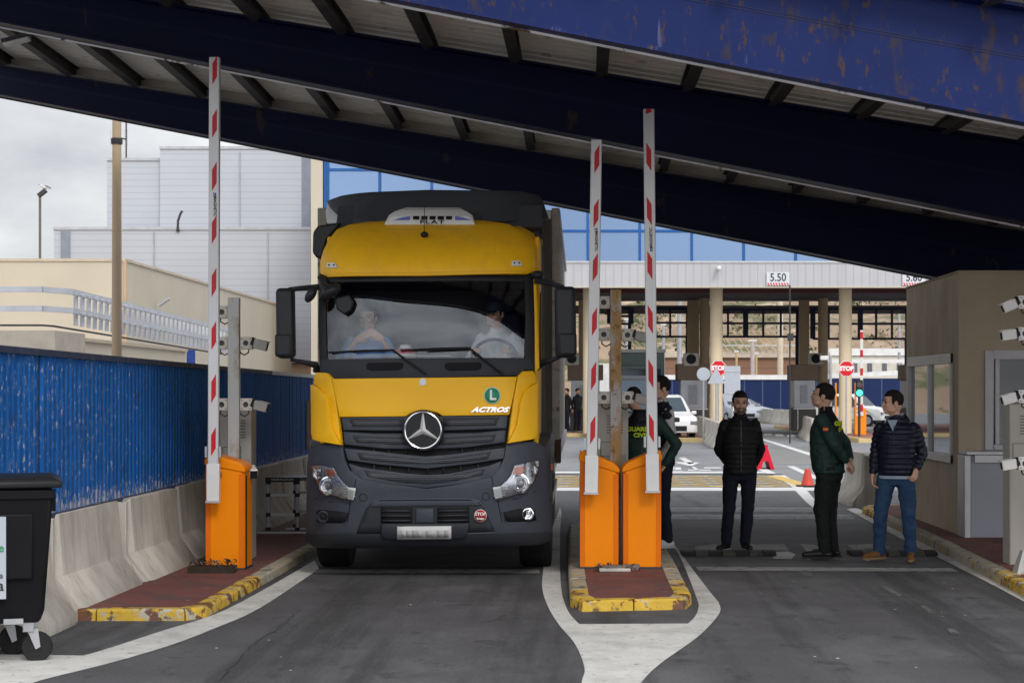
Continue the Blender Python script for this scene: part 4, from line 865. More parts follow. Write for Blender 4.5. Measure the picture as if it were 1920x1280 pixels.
# ------------------------------------------------------------------ gates: cabinet, boom, stripes
og = M('cabinet orange', (.80, .225, .001), .45, spec=.15, var=.05, vs=2, spots=[((.5, .13, .01), .66, .1, 2, (1, 1, .5), .4)]); ogd = M('cabinet orange edge', (.66, .14, .002), .45, spec=.15, var=.05)
boom_m = M('boom grey white', (.56, .56, .57), .35, .15, var=.05, vs=3, spots=[((.4, .4, .4), .62, .1, 3, (1, 1, .2), .4)])
logo_b = M('logo blue', (.02, .07, .32), .5); ink = M('ink black', (.01, .01, .012), .5)
def gate(px0, px1, ytl, ytr, yb, D, zb, bx0, bx1, bpyb, bpyt, lean, flip, first, pitch_py, label, side_right):
    s = F / D; x0 = (px0 - XV) / s; x1 = (px1 - XV) / s; cx = (x0 + x1) / 2; hw = (x1 - x0) / 2
    t = thing('barrier_gate', label, 'barrier gate', (cx, D, zb), 0, 'raised barrier gates')
    zl = CZ + (HZ - ytl) / s - zb; zr = CZ + (HZ - ytr) / s - zb; dp = .38; c = .045
    pts = [(-hw, 0), (hw, 0), (hw, zr - .05), (hw - .05 * (1 if zr < zl else 0), zr), (-hw + .05 * (1 if zl < zr else 0), zl), (-hw, zl - .05)]
    m = MB(); e = .03
    out_ = [(x, 0 + e, z) for x, z in pts]; inn_ = [(x * (1 - e / hw), 0, z) for x, z in pts]
    m.loft([inn_, out_, [(x, dp, z) for x, z in pts]]); cab = m.build('cabinet', og, t, bevel=.006)
    m = MB(); lid = .09
    m.prism([(-hw - .008, -.012, zl - lid), (hw + .008, -.012, zr - lid), (hw + .008, -.012, zr - .045), (hw - .045, -.012, zr + .008), (-hw + .045, -.012, zl + .008 + (0)), (-hw - .008, -.012, zl - .045 + .0)], (0, dp + .02, 0)); m.build('cover', og, t, bevel=.012)
    m = MB()
    for xx, sg in ((-hw, 1), (hw, -1)): m.prism([(xx + sg * .004, -.004, .01), (xx + sg * .05, -.004, .01), (xx + sg * .05, -.004, (zl if sg > 0 else zr) - lid - .01), (xx + sg * .004, -.004, (zl if sg > 0 else zr) - lid - .01)], (0, .01, 0))
    m.build('edge_strip', ogd, cab)
    m = MB(); sx = hw if side_right else -hw; m.box(sx - .003, sx + .003, .06, .12, .02, min(zl, zr) - .12); m.build('door_gap', black_pl, cab)
    MB().box(-hw - .01, hw + .01, -.01, dp + .01, -.002, .02).build('base_plate', dark_steel, t)
    # boom
    Db = D - .14; sb = F / Db; b0 = (bx0 - XV) / sb - cx; b1 = (bx1 - XV) / sb - cx; wb = (b1 - b0) / 2; bc = (b0 + b1) / 2
    z0 = CZ + (HZ - bpyb) / sb - zb; z1 = CZ + (HZ - bpyt) / sb - zb; H_ = z1 - z0
    root = MB().box(-wb * .9, wb * .9, -.03, .03, .0, H_).build('boom', boom_m, t, (bc, -.14, z0), bevel=.008); root.rotation_euler = (0, R(lean), 0)
    MB().box(-wb - .004, wb + .004, -.036, .034, -.0, .36).build('boom_sleeve', M('sleeve white', (.62, .62, .62), .35), root, bevel=.006)
    [MB().box(q, q + .02, -.03, .03, .42, .52).build('clamp', galv, root) for q in (-wb - .02, wb)]; MB().box(-wb - .012, wb + .012, -.042, -.0365, .0, .02).build('end_strip', galv, root)
    MB().tube([(0, .03, .25), (0, .14, .25)], .05, 12).build('hinge', dark_steel, root)
    z = None
    py = first
    while py < bpyb - 70:
        zc = CZ + (HZ - py) / sb - zb - z0; k = 1 if not flip else -1
        xa, xb = -.3 * wb * k, .5 * wb * k
        mark = [(xa, zc - .115 - .02), (xb, zc - .115 + .055), (xb, zc + .115 + .02), (xa, zc + .115 - .055)]
        if zc + .1 < H_: MB().prism([(a, -.032, b) for a, b in mark], (0, .002, 0)).build('red_mark', red_mark, root, smooth=0)
        elif zc - .1 < H_: MB().prism([(xa, -.032, H_ - .002), (xb, -.032, H_ - .002), (xb, -.032, H_ - .05), (xa + .01, -.032, H_ - .03)], (0, .002, 0)).build('red_mark', red_mark, root, smooth=0)
        py += pitch_py
    return t, root, (lambda py: CZ + (HZ - py) / sb - zb - z0), wb
gl, bl, zf, wb = gate(385, 458, 853, 868, 1068, 16.43, .092, 389, 411, 942, 108, .2, 0, 133, 99.2, 'leftmost orange gate cabinet with its raised striped boom, on the left red pavement', True)
text('lettering', 'MAGNETIC', .037, ink, bl, (.012, -.033, zf(388)), (R(90), R(90), 0), .001, .001, 1.0); text('logo', 'm', .05, logo_b, bl, (.012, -.033, zf(366)), (R(90), R(90), 0), .001, .002)
ga, ba, zf, wb = gate(1087, 1160, 846, 869, 1066, 16.5, .095, 1097, 1120, 926, 262, .86, 0, 299, 101.3, 'orange gate cabinet on the left half of the island, boom shorter than its neighbour', False)
text('lettering', 'MAGNETIC', .037, ink, ba, (.012, -.033, zf(453)), (R(90), R(90), 0), .001, .001, 1.0); text('logo', 'm', .05, logo_b, ba, (.012, -.033, zf(432)), (R(90), R(90), 0), .001, .002)
gb, bb, zf, wb = gate(1168, 1240, 868, 844, 1064, 16.5, .095, 1212, 1235, 923, 205, -.56, 1, 193.5, 101.4, 'orange gate cabinet on the right half of the island under the taller boom', True)
text('lettering', 'MAGNETIC', .037, ink, bb, (.008, -.033, zf(446)), (R(90), R(-90), 0), .001, .001, 1.0); text('logo', 'm', .05, logo_b, bb, (.008, -.033, zf(468)), (R(90), R(-90), 0), .001, .002)
# litter and broken base stones
def debris(cx, y, z, w_, label, seed, stone):
    rnd = random.Random(seed); t = thing('leaf_litter' if not stone else 'broken_stone', label, 'debris', (cx, y, z)); m = MB()
    for k in range(170 if not stone else 70):
        a = Matrix.Translation((rnd.uniform(-w_, w_), rnd.uniform(-.1, .1), rnd.uniform(.0, .06 if stone else .11))) @ Euler((rnd.uniform(-1.2, 1.2), rnd.uniform(-1.2, 1.2), rnd.uniform(0, 6))).to_matrix().to_4x4()
        l = rnd.uniform(.012, .045); m.mi = rnd.randint(0, 1); m.poly([a @ Vector(p) for p in ((-l, 0, 0), (0, -l * .3, .004), (l, 0, 0), (0, l * .3, .004))])
    if not stone: m.mi = 0; m.box(-w_, w_, -.1, .1, 0, .06)
    m.build('dry_leaves', [M('leaf brown', (.035, .024, .018), .9, var=.4, vs=20), M('leaf grey', (.11, .09, .07), .9, var=.4, vs=20)], t, smooth=0, weld=False)
    if stone:
        m = MB(); m.loft([[(-.19, -.05, 0), (.19, -.06, 0), (.2, .06, 0), (-.2, .06, 0)], [(-.2, -.04, .05), (.21, -.05, .065), (.2, .05, .06), (-.19, .05, .045)]]); m.build('stone', M('rusty stone', (.14, .12, .11), .8, var=.3, vs=12, spots=[((.12, .04, .02), .55, .05, 12)]), t, bevel=.008)
        m = MB(); m.box(-.17, .12, -.1, -.02, 0, .03); m.build('stone', conc, t, bevel=.008)
debris(-3.40, 16.22, .092, .21, 'pile of dry leaves and dirt at the foot of the leftmost orange cabinet', 3, False)
debris(.335, 16.33, .095, .2, 'broken stone blocks with dry weeds at the foot of the two orange cabinets', 5, True)

# ------------------------------------------------------------------ posts with cameras, terminal cabinets
post_m = M('rusty white post', (.40, .40, .40), .6, var=.08, vs=4, spots=[((.36, .20, .06), .44, .10, 7, (1, 1, .35), .9), ((.20, .09, .03), .54, .06, 16, (1, 1, .8), .8)])
post_l = M('faded white post', (.44, .44, .43), .6, var=.06, vs=4, spots=[((.27, .2, .11), .56, .1, 7, (1, 1, .35), .8)])
beige = M('device beige', (.52, .49, .43), .5, var=.06, vs=8, spots=[((.22, .14, .07), .62, .04, 25)]); camg = M('camera housing', (.30, .29, .27), .45, var=.06)
term_m = M('terminal beige', (.42, .40, .36), .55, var=.05, vs=4, streak=((.3, .27, .23), .4, 12))
def cam_unit(parent, x, z, y, side, body=True, ang=14, mat=beige):
    """square mounting block with lens boss; the camera housing reaches out sideways"""
    b = MB().box(-.058, .058, -.05, .06, -.06, .06).build('camera_mount', mat, parent, (x, y, z), bevel=.006)
    m = MB(); m.lathe([(.026, -.056), (.024, -.06), (.016, -.058), (.0, -.054)], 16, axis='y'); m.build('boss', dark_steel, b)
    m = MB()
    for a, c in ((-.04, .04), (.04, .04), (-.04, -.04), (.04, -.04)): m.box(a - .008, a + .008, -.053, -.049, c - .003, c + .003, Matrix.Rotation(R(0), 4, 'Y'))
    m.build('bolt_slots', dark_steel, b)
    m = MB(); m.tube([(.02 * side, 0, -.06), (.02 * side, -.01, -.09), (-.02 * side, -.01, -.115), (-.06 * side, 0, -.095), (-.07 * side, .02, -.07)], .007, 6); m.build('cable', dark_steel, b)
    if body:
        mt = Matrix.Translation((side * .06, .0, .0)) @ Matrix.Rotation(R(ang * side), 4, 'Y')
        m = MB(); m.tube([mt @ Vector((-.015 * side, 0, 0)), mt @ Vector((.012 * side, 0, 0))], .055, 18); c = m.build('collar', black_pl, b)
        X0, X1 = sorted((side * .012, side * .145)); m = MB(); m.box(X0, X1, -.05, .05, -.045, .048, mt); h = m.build('camera_housing', camg if mat is beige else white_pl, b, bevel=.01)
        X0, X1 = sorted((side * .05, side * .155)); m = MB(); m.box(X0, X1, -.056, .056, .044, .052, mt); m.build('sun_hood', camg if mat is beige else white_pl, b, bevel=.003)
        X0, X1 = sorted((side * .1451, side * .1458)); m = MB(); m.box(X0, X1, -.035, .035, -.03, .03, mt); m.build('lens', void, h)
    return b
def campost(name, pxc, D, ytop, wpx, mat, rows, zb, label):
    s = F / D; x = (pxc - XV) / s; t = thing(name, label, 'camera post', (x, D, zb)); w_ = wpx / s / 2
    MB().box(-w_, w_, -.04, .04, 0, CZ + (HZ - ytop) / s - zb).build('post', mat, t, bevel=.006)
    for (py, side, body) in rows: cam_unit(t, side * (w_ + .062), CZ + (HZ - py) / s - zb, .03, side, body)
    return t
campost('camera_post', 439, 17.0, 558, 21, post_l, [(585, -1, False), (643, -1, False), (643, 1, True), (758, -1, False), (758, 1, True)], .092, 'faded white steel post carrying cameras behind the leftmost gate cabinet')
campost('camera_post', 1154.5, 17.05, 543, 20.5, post_m, [(567, -1, False), (627, -1, False), (628, 1, True), (745, -1, False), (745, 1, True)], .095, 'heavily rusted steel post carrying cameras between the two island gates')
def terminal(px0, px1, yt, D, zb, label):
    s = F / D; x0, x1 = (px0 - XV) / s, (px1 - XV) / s; t = thing('terminal_cabinet', label, 'terminal', ((x0 + x1) / 2, D, zb), 0, 'beige terminal cabinets'); h = (x1 - x0) / 2; zt = CZ + (HZ - yt) / s - zb
    b = MB().box(-h, h, 0, .28, 0, zt).build('housing', term_m, t, bevel=.012)
    m = MB()
    for k in range(7): m.box(-.06, .10, -.004, .0, zt - .12 - k * .028, zt - .113 - k * .028)
    m.build('vent_slots', dark_steel, b)
    m = MB(); z0, z1 = zt - .52, zt - .38
    for q in ((-h + .03, h - .1, z0, z0 + .005), (-h + .03, h - .1, z1, z1 + .005), (-h + .03, -h + .035, z0, z1), (h - .105, h - .1, z0, z1)): m.box(q[0], q[1], -.003, 0, q[2], q[3])
    m.build('hatch_outline', dark_steel, b)
    MB().box(h - .09, h - .02, -.02, .0, zt - .62, zt - .5).build('card_slot', camg, b, bevel=.004)
    return t
terminal(412, 471, 766, 17.4, .092, 'beige card terminal cabinet behind the leftmost orange gate')
terminal(1120, 1178, 757, 17.4, .095, 'beige card terminal cabinet behind the rusted post on the island')
tm = terminal(1893, 1955, 757, 16.8, .095, 'beige card terminal cabinet at the right edge of the picture'); 
# low bullet camera by the left cabinet
t = thing('security_camera', 'small bullet camera low beside the leftmost orange cabinet', 'camera', (P(474, 885, 16.8)[0], 16.8, .092))
m = MB(); zc = P(474, 885, 16.8)[2] - .092; m.box(-.055, -.03, 0, .06, 0, zc + .03); m.build('bracket', beige, t)
mt = Matrix.Translation((.0, -.02, zc)) @ Matrix.Rotation(R(20), 4, 'Z') @ Matrix.Rotation(R(12), 4, 'X'); m = MB(); m.box(-.04, .04, -.08, .12, -.045, .045, mt); h = m.build('camera_housing', white_pl, t, bevel=.012)
m = MB(); m.box(-.035, .035, -.083, -.0795, -.04, .035, mt); m.build('lens', void, h)
# camera post at the right edge
t = thing('camera_post', 'white post at the right edge holding four white cameras one above another', 'camera post', (P(1934, 735, 16.0)[0], 16.0, .095))
MB().box(-.04, .06, -.04, .04, 0, 2.75).build('post', post_l, t, bevel=.006)
for py, an in ((567, 24), (626, 8), (743, 16), (868, 10)): cam_unit(t, -.075, CZ + (HZ - py) / (F / 16.0) - .095, -.02, -1, True, an, white_pl)
MB().loft([[(-.16, -.1, 0), (-.02, -.1, 0), (-.02, .1, 0), (-.16, .1, 0)], [(-.09, -.05, .22), (-.03, -.05, .22), (-.03, .05, .22), (-.09, .05, .22)]]).build('foot', post_l, t)
# ------------------------------------------------------------------ booth on the right
booth_m = M('booth render', (.40, .335, .24), .85, var=.06, vs=1.2, bump=.3, bs=60, spots=[((.35, .29, .205), .55, .12, 1.4, (1, 1, .5), .5)], streak=((.33, .275, .195), .4, 5))
booth = thing('checkpoint_booth', 'beige checkpoint booth with sliding side window and grey metal counter on the right pavement', 'booth', (4.35, 20.3, .107))
H_ = 3.15 - .107
m = MB(); W = 5.2; D_ = 3.25; t_ = .12
z0, z1 = .81, 2.10            # side window
ws = M('booth render lit side', (.62, .54, .40), .9, var=.10, vs=1.5, bump=.4, bs=50, spots=[((.45, .38, .27), .5, .16, 1.6, (1, 1, .45), .7), ((.7, .66, .56), .58, .12, 3, (1, 1, .5), .5)], streak=((.36, .3, .22), .35, 5))  # side light put into this lighter render; streaks and blotches are weathering
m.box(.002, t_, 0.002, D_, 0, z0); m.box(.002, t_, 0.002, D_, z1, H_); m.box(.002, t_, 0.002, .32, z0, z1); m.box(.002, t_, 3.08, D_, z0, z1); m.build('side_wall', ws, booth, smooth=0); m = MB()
f0, f1 = .98, 2.12           # front window
m.box(t_, .30, 0, t_, 0, H_); m.box(0, t_, -.004, .001, 0, H_); m.box(.30, 3.2, 0, t_, 0, f0); m.box(.30, 3.2, 0, t_, f1, H_); m.box(3.2, W, 0, t_, 0, H_)
m.box(t_, W, D_ - t_, D_, 0, H_); m.box(W - t_, W, t_, D_ - t_, 0, H_)
m.build('wall', booth_m, booth, smooth=0)
rf = MB().box(-.012, W + .03, -.012, D_ + .012, H_ - .03, H_ + .004).build('roof', booth_m, booth, bevel=.01)
MB().box(t_, W - t_, t_, D_ - t_, .0, .05).build('floor', dark_steel, booth)
MB().box(t_, W - t_, t_, D_ - t_, H_ - .1, H_ - .01).build('ceiling', M('booth ceiling', (.3, .3, .3), .8), booth)
wf = MB()
for q in ((.32, .38, z0, z1), (3.02, 3.08, z0, z1), (1.62, 1.70, z0, z1)): wf.box(-.025, .05, q[0], q[1], q[2], q[3])
for q in ((z0, z0 + .10), (z1 - .12, z1)): wf.box(-.03, .055, .32, 3.08, q[0], q[1])
wf = wf.build('side_window', alum, booth, bevel=.004)
gl_b = GLASS('booth glass', (.35, .38, .38), .16, .02); gl_f = GLASS('booth glass front', (.16, .18, .20), .0, .02)
MB().box(.01, .018, .38, 1.62, z0 + .1, z1 - .12).build('pane', gl_b, wf); MB().box(.022, .03, 1.70, 3.02, z0 + .1, z1 - .12).build('pane', gl_b, wf)
wf = MB()
wf.box(.30, .40, -.03, .06, f0, f1); wf.box(.40, 3.2, -.03, .06, f1 - .10, f1); wf.box(.40, 3.2, -.03, .06, f0, f0 + .06); wf.box(.42, .47, -.02, .05, f0 + .06, f1 - .1); wf.box(1.25, 1.31, -.02, .05, f0 + .06, f1 - .1)
wf = wf.build('front_window', M('window frame grey', (.40, .40, .42), .45, .2), booth, bevel=.004)
[MB().poly([(a, .012, f0 + .06), (b, .012, f0 + .06), (b, .012, f1 - .1), (a, .012, f1 - .1)]).build('pane', gl_f, wf, smooth=0) for a, b in ((.47, 1.25), (1.31, 3.2))]
cm_ = M('counter grey', (.30, .32, .36), .5, .1, var=.06, vs=1.5, spots=[((.2, .2, .22), .6, .12, 2, (1, 1, .4), .5)])
ct = MB().box(.06, 3.2, -.36, -.004, -.02, .93).build('counter', cm_, booth, bevel=.01)
MB().box(.0, 3.3, -.42, -.002, .935, .975).build('counter_top', alum, ct, bevel=.006); MB().box(-.012, .058, -.38, -.002, -.02, .93).build('corner_strip', alum, ct, bevel=.006)
MB().box(.1, 3.2, -.40, -.30, .85, .93).build('edge_trim', alum, ct)
m = MB(); m.box(.5, 1.3, .9, 1.3, .1, 1.0); m.build('desk', M('desk', (.25, .2, .15), .7), booth, bevel=.01)
m = MB(); m.box(.7, 1.1, 1.0, 1.05, 1.1, 1.4); m.box(.88, .92, 1.0, 1.05, 1.0, 1.1); m.build('monitor', black_pl, booth)

# ------------------------------------------------------------------ concrete barriers beyond, water barrier, cone
def place_jersey(a, b, z, label, grp, mat, n):
    """n barriers end to end from a to b"""
    a = Vector(a); b = Vector(b); d = (b - a); L_ = d.length / n; ang = math.atan2(-d.x, d.y); src = None
    for i in range(n):
        p = a + d * (i / n)
        if src is None: o = src = jersey_mesh(L_ - .03, .8).build('concrete_barrier', mat, None, (p.x, p.y, z), bevel=.01, rz=ang)
        else: o = dup(src, None, (p.x, p.y, z))
        tag(o, label[i] if isinstance(label, list) else label, 'barrier', grp)
tag(jersey_mesh(2.0, .82).build('concrete_barrier', conc, None, (4.37, 26.6, 0), bevel=.012), 'single concrete barrier standing at the far end of the right kerb', 'barrier')
od = ['nearest', 'second nearest', 'third nearest', 'fourth nearest', 'fifth nearest', 'sixth nearest', 'seventh nearest', 'farthest']
place_jersey((4.32, 54), (4.75, 72), .004, [f'pale concrete barrier, {k} of the row left of the bearded man' for k in od], 'pale barriers along the toll lane', conc_far, 8)
place_jersey((11.55, 90), (10.2, 104), .004, [f'pale concrete barrier, {k} in the row before the silver car' for k in ('nearest', 'second', 'third', 'fourth', 'farthest')], 'pale barriers before the silver car', conc_far, 5)
place_jersey((15.4, 92), (16.6, 98), .004, [f'pale concrete barrier, {k} right of the small orange gate cabinet' for k in ('nearest', 'middle one', 'farthest')], 'pale barriers right of the small gate', conc_far, 3)
place_jersey((8.2, 62), (8.9, 70), .004, ['pale barrier at the dark base of the middle toll booth, near one', 'pale barrier at the dark base of the middle toll booth, far one'], 'barriers before the middle toll booth', conc_far, 2)
red_p = M('red plastic', (.62, .012, .035), .45, var=.06); c = G(1436, 880)
t = thing('water_barrier', 'red plastic water filled road barrier seen end on behind the bearded man', 'road barrier', c)
m = MB(); m.loft([[(-.20, 0, 0), (-.10, 0, 0), (-.06, 0, .18), (.06, 0, .18), (.10, 0, 0), (.20, 0, 0), (.06, 0, .46), (-.06, 0, .46)], [(-.20, .9, 0), (-.10, .9, 0), (-.06, .9, .18), (.06, .9, .18), (.10, .9, 0), (.20, .9, 0), (.06, .9, .46), (-.06, .9, .46)]]); m.build('shell', red_p, t, bevel=.012)
m = MB(); m.box(-.05, .05, 0.02, .12, .46, .56); m.build('coupling', red_p, t, bevel=.01)
c = G(1514, 912); t = thing('traffic_cone', 'orange red cone on a black base beside the green uniformed man', 'cone', c)
MB().lathe([(.125, .03), (.115, .05), (.05, .32), (.035, .33)], 20).build('cone', M('cone red', (.62, .07, .045), .5), t); MB().box(-.2, .2, -.16, .16, 0, .03).build('base', black_pl, t, bevel=.006)

# ------------------------------------------------------------------ toll plaza building
tb = thing('toll_building', 'toll plaza building with blue glass band over a pale ribbed fascia', 'building', (0, 66, 0))
fas = M('fascia ribbed', (.46, .46, .48), .6, var=.04, vs=.8, extra=stripes(0, .30, .03, (.34, .34, .37)), streak=((.36, .35, .34), .4, 3))
X0, X1 = P(606, 0, 66)[0], 26
MB().box(X0, X1, 0, .3, 5.71, 6.59).build('fascia', fas, tb, smooth=0)
MB().box(X0, X1, -.05, .35, 5.66, 5.709).build('fascia_trim', cream, tb); MB().box(X0, X1, -.04, .3, 6.592, 6.66).build('fascia_cap', alum, tb)
def glassmat():
    m = M('mirror glass blue', (.17, .245, .385), .12, .85, var=.03, vs=.25)
    return m
gb_ = MB().box(X0 + .02, X1, .1, 8, 6.66, 12.5).build('glass_wall', glassmat(), tb)
mul = M('mullion blue', (.012, .09, .30), .5)
for k in range(-6, 14):
    x = P(1102 + 97.6 * k, 0, 66)[0]
    if X0 < x < X1: MB().box(x - .05, x + .05, .02, .1, 6.66, 12.5).build('mullion', mul, tb)
for zy in (433, 318, 203): z = P(0, zy, 66)[2]; MB().box(X0, X1, .03, .1, z - .05, z + .05).build('transom', mul, tb)
MB().box(X0 + .02, X0 + .12, .02, .1, 6.66, 12.5).build('mullion', mul, tb)
MB().box(X0 - .46, X0 - .02, .0, 6, .15, 12.5).build('corner_pier', cream, tb)
sof = M('soffit dark', (.055, .05, .055), .7, var=.15, vs=.5)
MB().box(X0, X1, .31, 15.5, 5.95, 6.1).build('soffit', sof, tb)
MB().box(X0, X1, 4.5, 4.9, 5.72, 5.948).build('soffit_beam', M('soffit red brown', (.10, .035, .035), .7), tb)
MB().box(X0, X1, 14.6, 15.0, 5.35, 5.72).build('back_beam', M('back beam grey', (.16, .14, .14), .7), tb)
colm = M('column cream', (.76, .64, .45), .75, var=.05, vs=1.5, streak=((.62, .5, .34), .4, 3)); colb = M('column shaded', (.36, .27, .17), .8, var=.06)  # back columns' shade under the roof put into the second, darker colour
for px_ in (1105, 1343, 1585): m = MB(); m.lathe([(.25, .15), (.25, 5.9)], 24, (P(px_, 0, 68.6)[0], 2.6, 0)); m.build('column', colm, tb)
for px_ in (1321, 1543): m = MB(); m.lathe([(.22, .15), (.22, 5.9)], 20, (P(px_, 0, 78)[0], 12, 0)); m.build('column', colb, tb)
for px_, w_ in ((1300, .26), (1508, .22), (1093, .2)): x = P(px_, 0, 79.5)[0]; MB().box(x - w_, x + w_, 13.4, 13.8, .15, 5.9).build('pier', colb, tb)
nav = M('frame navy', (.008, .012, .045), .5)
for a, b, cols, zt, zb in ((1143, 1183, 1, 578, 607), (1222, 1291, 2, 579, 631), (1332, 1497, 5, 581, 631), (1524, 1702, 6, 579, 635)):
    x0, x1 = P(a, 0, 80.4)[0], P(b, 0, 80.4)[0]; za, zb_ = P(0, zt, 80.4)[2], P(0, zb, 80.4)[2]; m = MB()
    fr_g = thing('lifting_gate', {1143: 'navy barred gate frame seen between the two posts of the island', 1222: 'navy barred gate frame right of the taller boom', 1332: 'wide navy barred gate frame between the round columns', 1524: 'navy barred gate frame beside the booth roof'}[a], 'gate', (0, 80.4, 0), 0, 'raised navy gates under the toll building')
    for i in range(cols + 1):
        x = x0 + (x1 - x0) * i / cols; w_ = .12 if i in (0, cols) or (cols >= 5 and i == cols // 2) else .05; m.box(x - w_, x + w_, -.04, .04, zb_, za)
    for z in (za, (za + zb_) / 2, zb_): m.box(x0, x1, -.045, .045, z - .05, z + .05)
    m.build('bars', nav, fr_g, smooth=0)
    m = MB(); m.box(x1 - .14, x1 + .02, -.03, .06, .15, zb_); m.build('guide', nav, fr_g)
for px_, s_ in ((1459, '5.50'), (1714, '5.60')):
    sg = thing('height_sign', f'white height limit sign reading {s_} on the fascia', 'sign', (P(px_, 0, 65.9)[0], 65.93, P(0, 525, 65.9)[2]), 0, 'height limit signs')
    MB().box(-.43, .43, 0, .03, -.17, .30).build('plate', M('sign white', (.62, .63, .66), .5, var=.02), sg)
    text('lettering', s_, .42, M('ink sign', (.02, .03, .06), .5), sg, (0, -.004, .09), depth=.002, sx=.85, bold=.006)
    m = MB()
    for k in range(8): m.prism([(-.41 + k * .103, -.004, -.10), (-.36 + k * .103, -.004, -.10), (-.31 + k * .103, -.004, -.20), (-.36 + k * .103, -.004, -.20)], (0, .003, 0))
    m.build('hazard_stripes', red_mark, sg, smooth=0); MB().box(-.43, .43, .001, .02, -.205, -.17).build('plate_edge', white_pl, sg)
c = P(1348, 501, 65.6); t = thing('dome_camera', 'small white dome camera on the ribbed fascia', 'camera', c); MB().box(-.06, .06, -.02, .36, -.02, .05).build('arm', white_pl, t); MB().ball((0, 0, -.04), .10, seg=12).build('dome', white_pl, t)
# lane booths
silv = M('booth silver', (.33, .34, .37), .4, .4, var=.06); dkb = M('booth base', (.055, .052, .05), .6)
for a, b, y, lab in ((1064, 1131, 73, 'brown topped toll booth at the left edge of the toll building gap'), (1270, 1332, 71, 'brown topped toll booth behind the round sign'), (1484, 1534, 73, 'brown topped toll booth behind the man in green uniform'), (1696, 1740, 73, 'brown topped toll booth half hidden by the beige booth')):
    x0, x1 = P(a, 0, y)[0], P(b, 0, y)[0]; t = thing('toll_booth', lab, 'toll booth', ((x0 + x1) / 2, y, .147), 0, 'toll booths in the far lanes'); h = (x1 - x0) / 2
    MB().box(-h, h, 0, 1.6, 2.1, 2.75).build('canopy_box', brown_steel, t, bevel=.02); MB().box(-h * .8, h * .8, .05, 1.5, .95, 2.1).build('wall', silv, t, bevel=.02)
    b_ = MB().box(-h * .86, h * .86, .0, 1.55, 0, .95).build('base', dkb, t, bevel=.02); m = MB(); m.box(-h * .86, h * .86, -.02, 0, .9, .95); m.box(-h * .55, -h * .5, -.02, 0, .05, .9); m.build('trim', alum, b_)
    m = MB(); m.box(-h * .3, h * .2, -.01, .05, 1.15, 1.9); m.build('door', M('booth door', (.22, .23, .26), .4, .3), t)
for px_, py_, y in ((1296, 673, 71), (1072, 672, 73), (1530, 672, 76)):
    c = P(px_, py_, y - .1); t = thing('fan_unit', {1296: 'grey fan unit on the booth behind the round sign', 1072: 'grey fan unit by the lorry mirror, far behind', 1530: 'grey fan unit behind the second shaded column'}[px_], 'fan unit', c, 0, 'fan units on the toll booths')
    MB().box(-.3, .3, .02, .4, -.28, .24).build('casing', camg, t, bevel=.02); MB().lathe([(.0, -.01), (.2, -.01), (.2, .03)], 24, axis='y').build('fan', void, t)
# signs in front
retro = M('sign back grey', (.44, .47, .52), .45, .25, var=.05, vs=6)
def pole(parent, h, r=.03, mat=None): return MB().tube([(0, .03, 0), (0, .03, h)], r, 10).build('pole', mat or galv, parent)
def stop(px_, py_, D, zb, lab):
    c = P(px_, py_, D); t = thing('stop_sign', lab, 'stop sign', (c.x, D, zb), 0, 'stop signs'); z = c.z - zb; r = 14.5 / (F / D) / math.cos(R(22.5))
    pl_ = MB().prism([(r * math.cos(R(22.5 + 45 * k)), -.02, z + r * math.sin(R(22.5 + 45 * k))) for k in range(8)], (0, .015, 0)).build('plate', M('sign edge white', (.7, .68, .68), .5), t)
    MB().prism([(r * .92 * math.cos(R(22.5 + 45 * k)), -.024, z + r * .92 * math.sin(R(22.5 + 45 * k))) for k in range(8)], (0, .003, 0)).build('face', M('sign red', (.62, .01, .02), .45, var=.03), pl_)
    text('lettering', 'STOP', r * .72, M('ink white', (.85, .85, .85), .5), pl_, (0, -.026, z), depth=.001, bold=.012, sx=.95)
    pole(t, z)
stop(1347, 690, 62, .15, 'red stop sign partly covered by the triangle sign'); stop(1587, 691, 62, .15, 'red stop sign in front of the right cream column')
t = thing('round_sign', 'round grey traffic sign seen from its back on a thin pole', 'sign', (P(1319, 0, 60)[0], 60, .1)); z = P(0, 701, 60)[2] - .1; MB().lathe([(0, -.02), (12.5 / 55, -.02), (12.5 / 55, 0), (0, 0)], 28, (0, 0, z), 'y').build('plate', retro, t); pole(t, z)
t = thing('triangle_sign', 'triangular grey traffic sign seen from its back', 'sign', (P(1343, 0, 58)[0], 58, .1)); s_ = F / 58; z = lambda py: CZ + (HZ - py) / s_ - .1; MB().prism([(0, -.02, z(688)), (16.5 / s_, -.02, z(719)), (-16.5 / s_, -.02, z(719))], (0, .02, 0)).build('plate', retro, t, bevel=.004); pole(t, z(700))
t = thing('direction_sign', 'rectangular grey road sign panel seen from its back', 'sign', (P(1373, 0, 59)[0], 59, .1)); s_ = F / 59; m = MB(); m.box(-15 / s_, 15 / s_, -.02, .0, z(752), z(686)); p_ = m.build('plate', retro, t); m = MB(); m.box(-15.2 / s_, 15.2 / s_, -.04, -.02, z(697), z(695)); m.box(-15.2 / s_, 15.2 / s_, -.04, -.02, z(738), z(736)); m.build('clamp_rail', alum, p_); pole(t, z(686), .035)
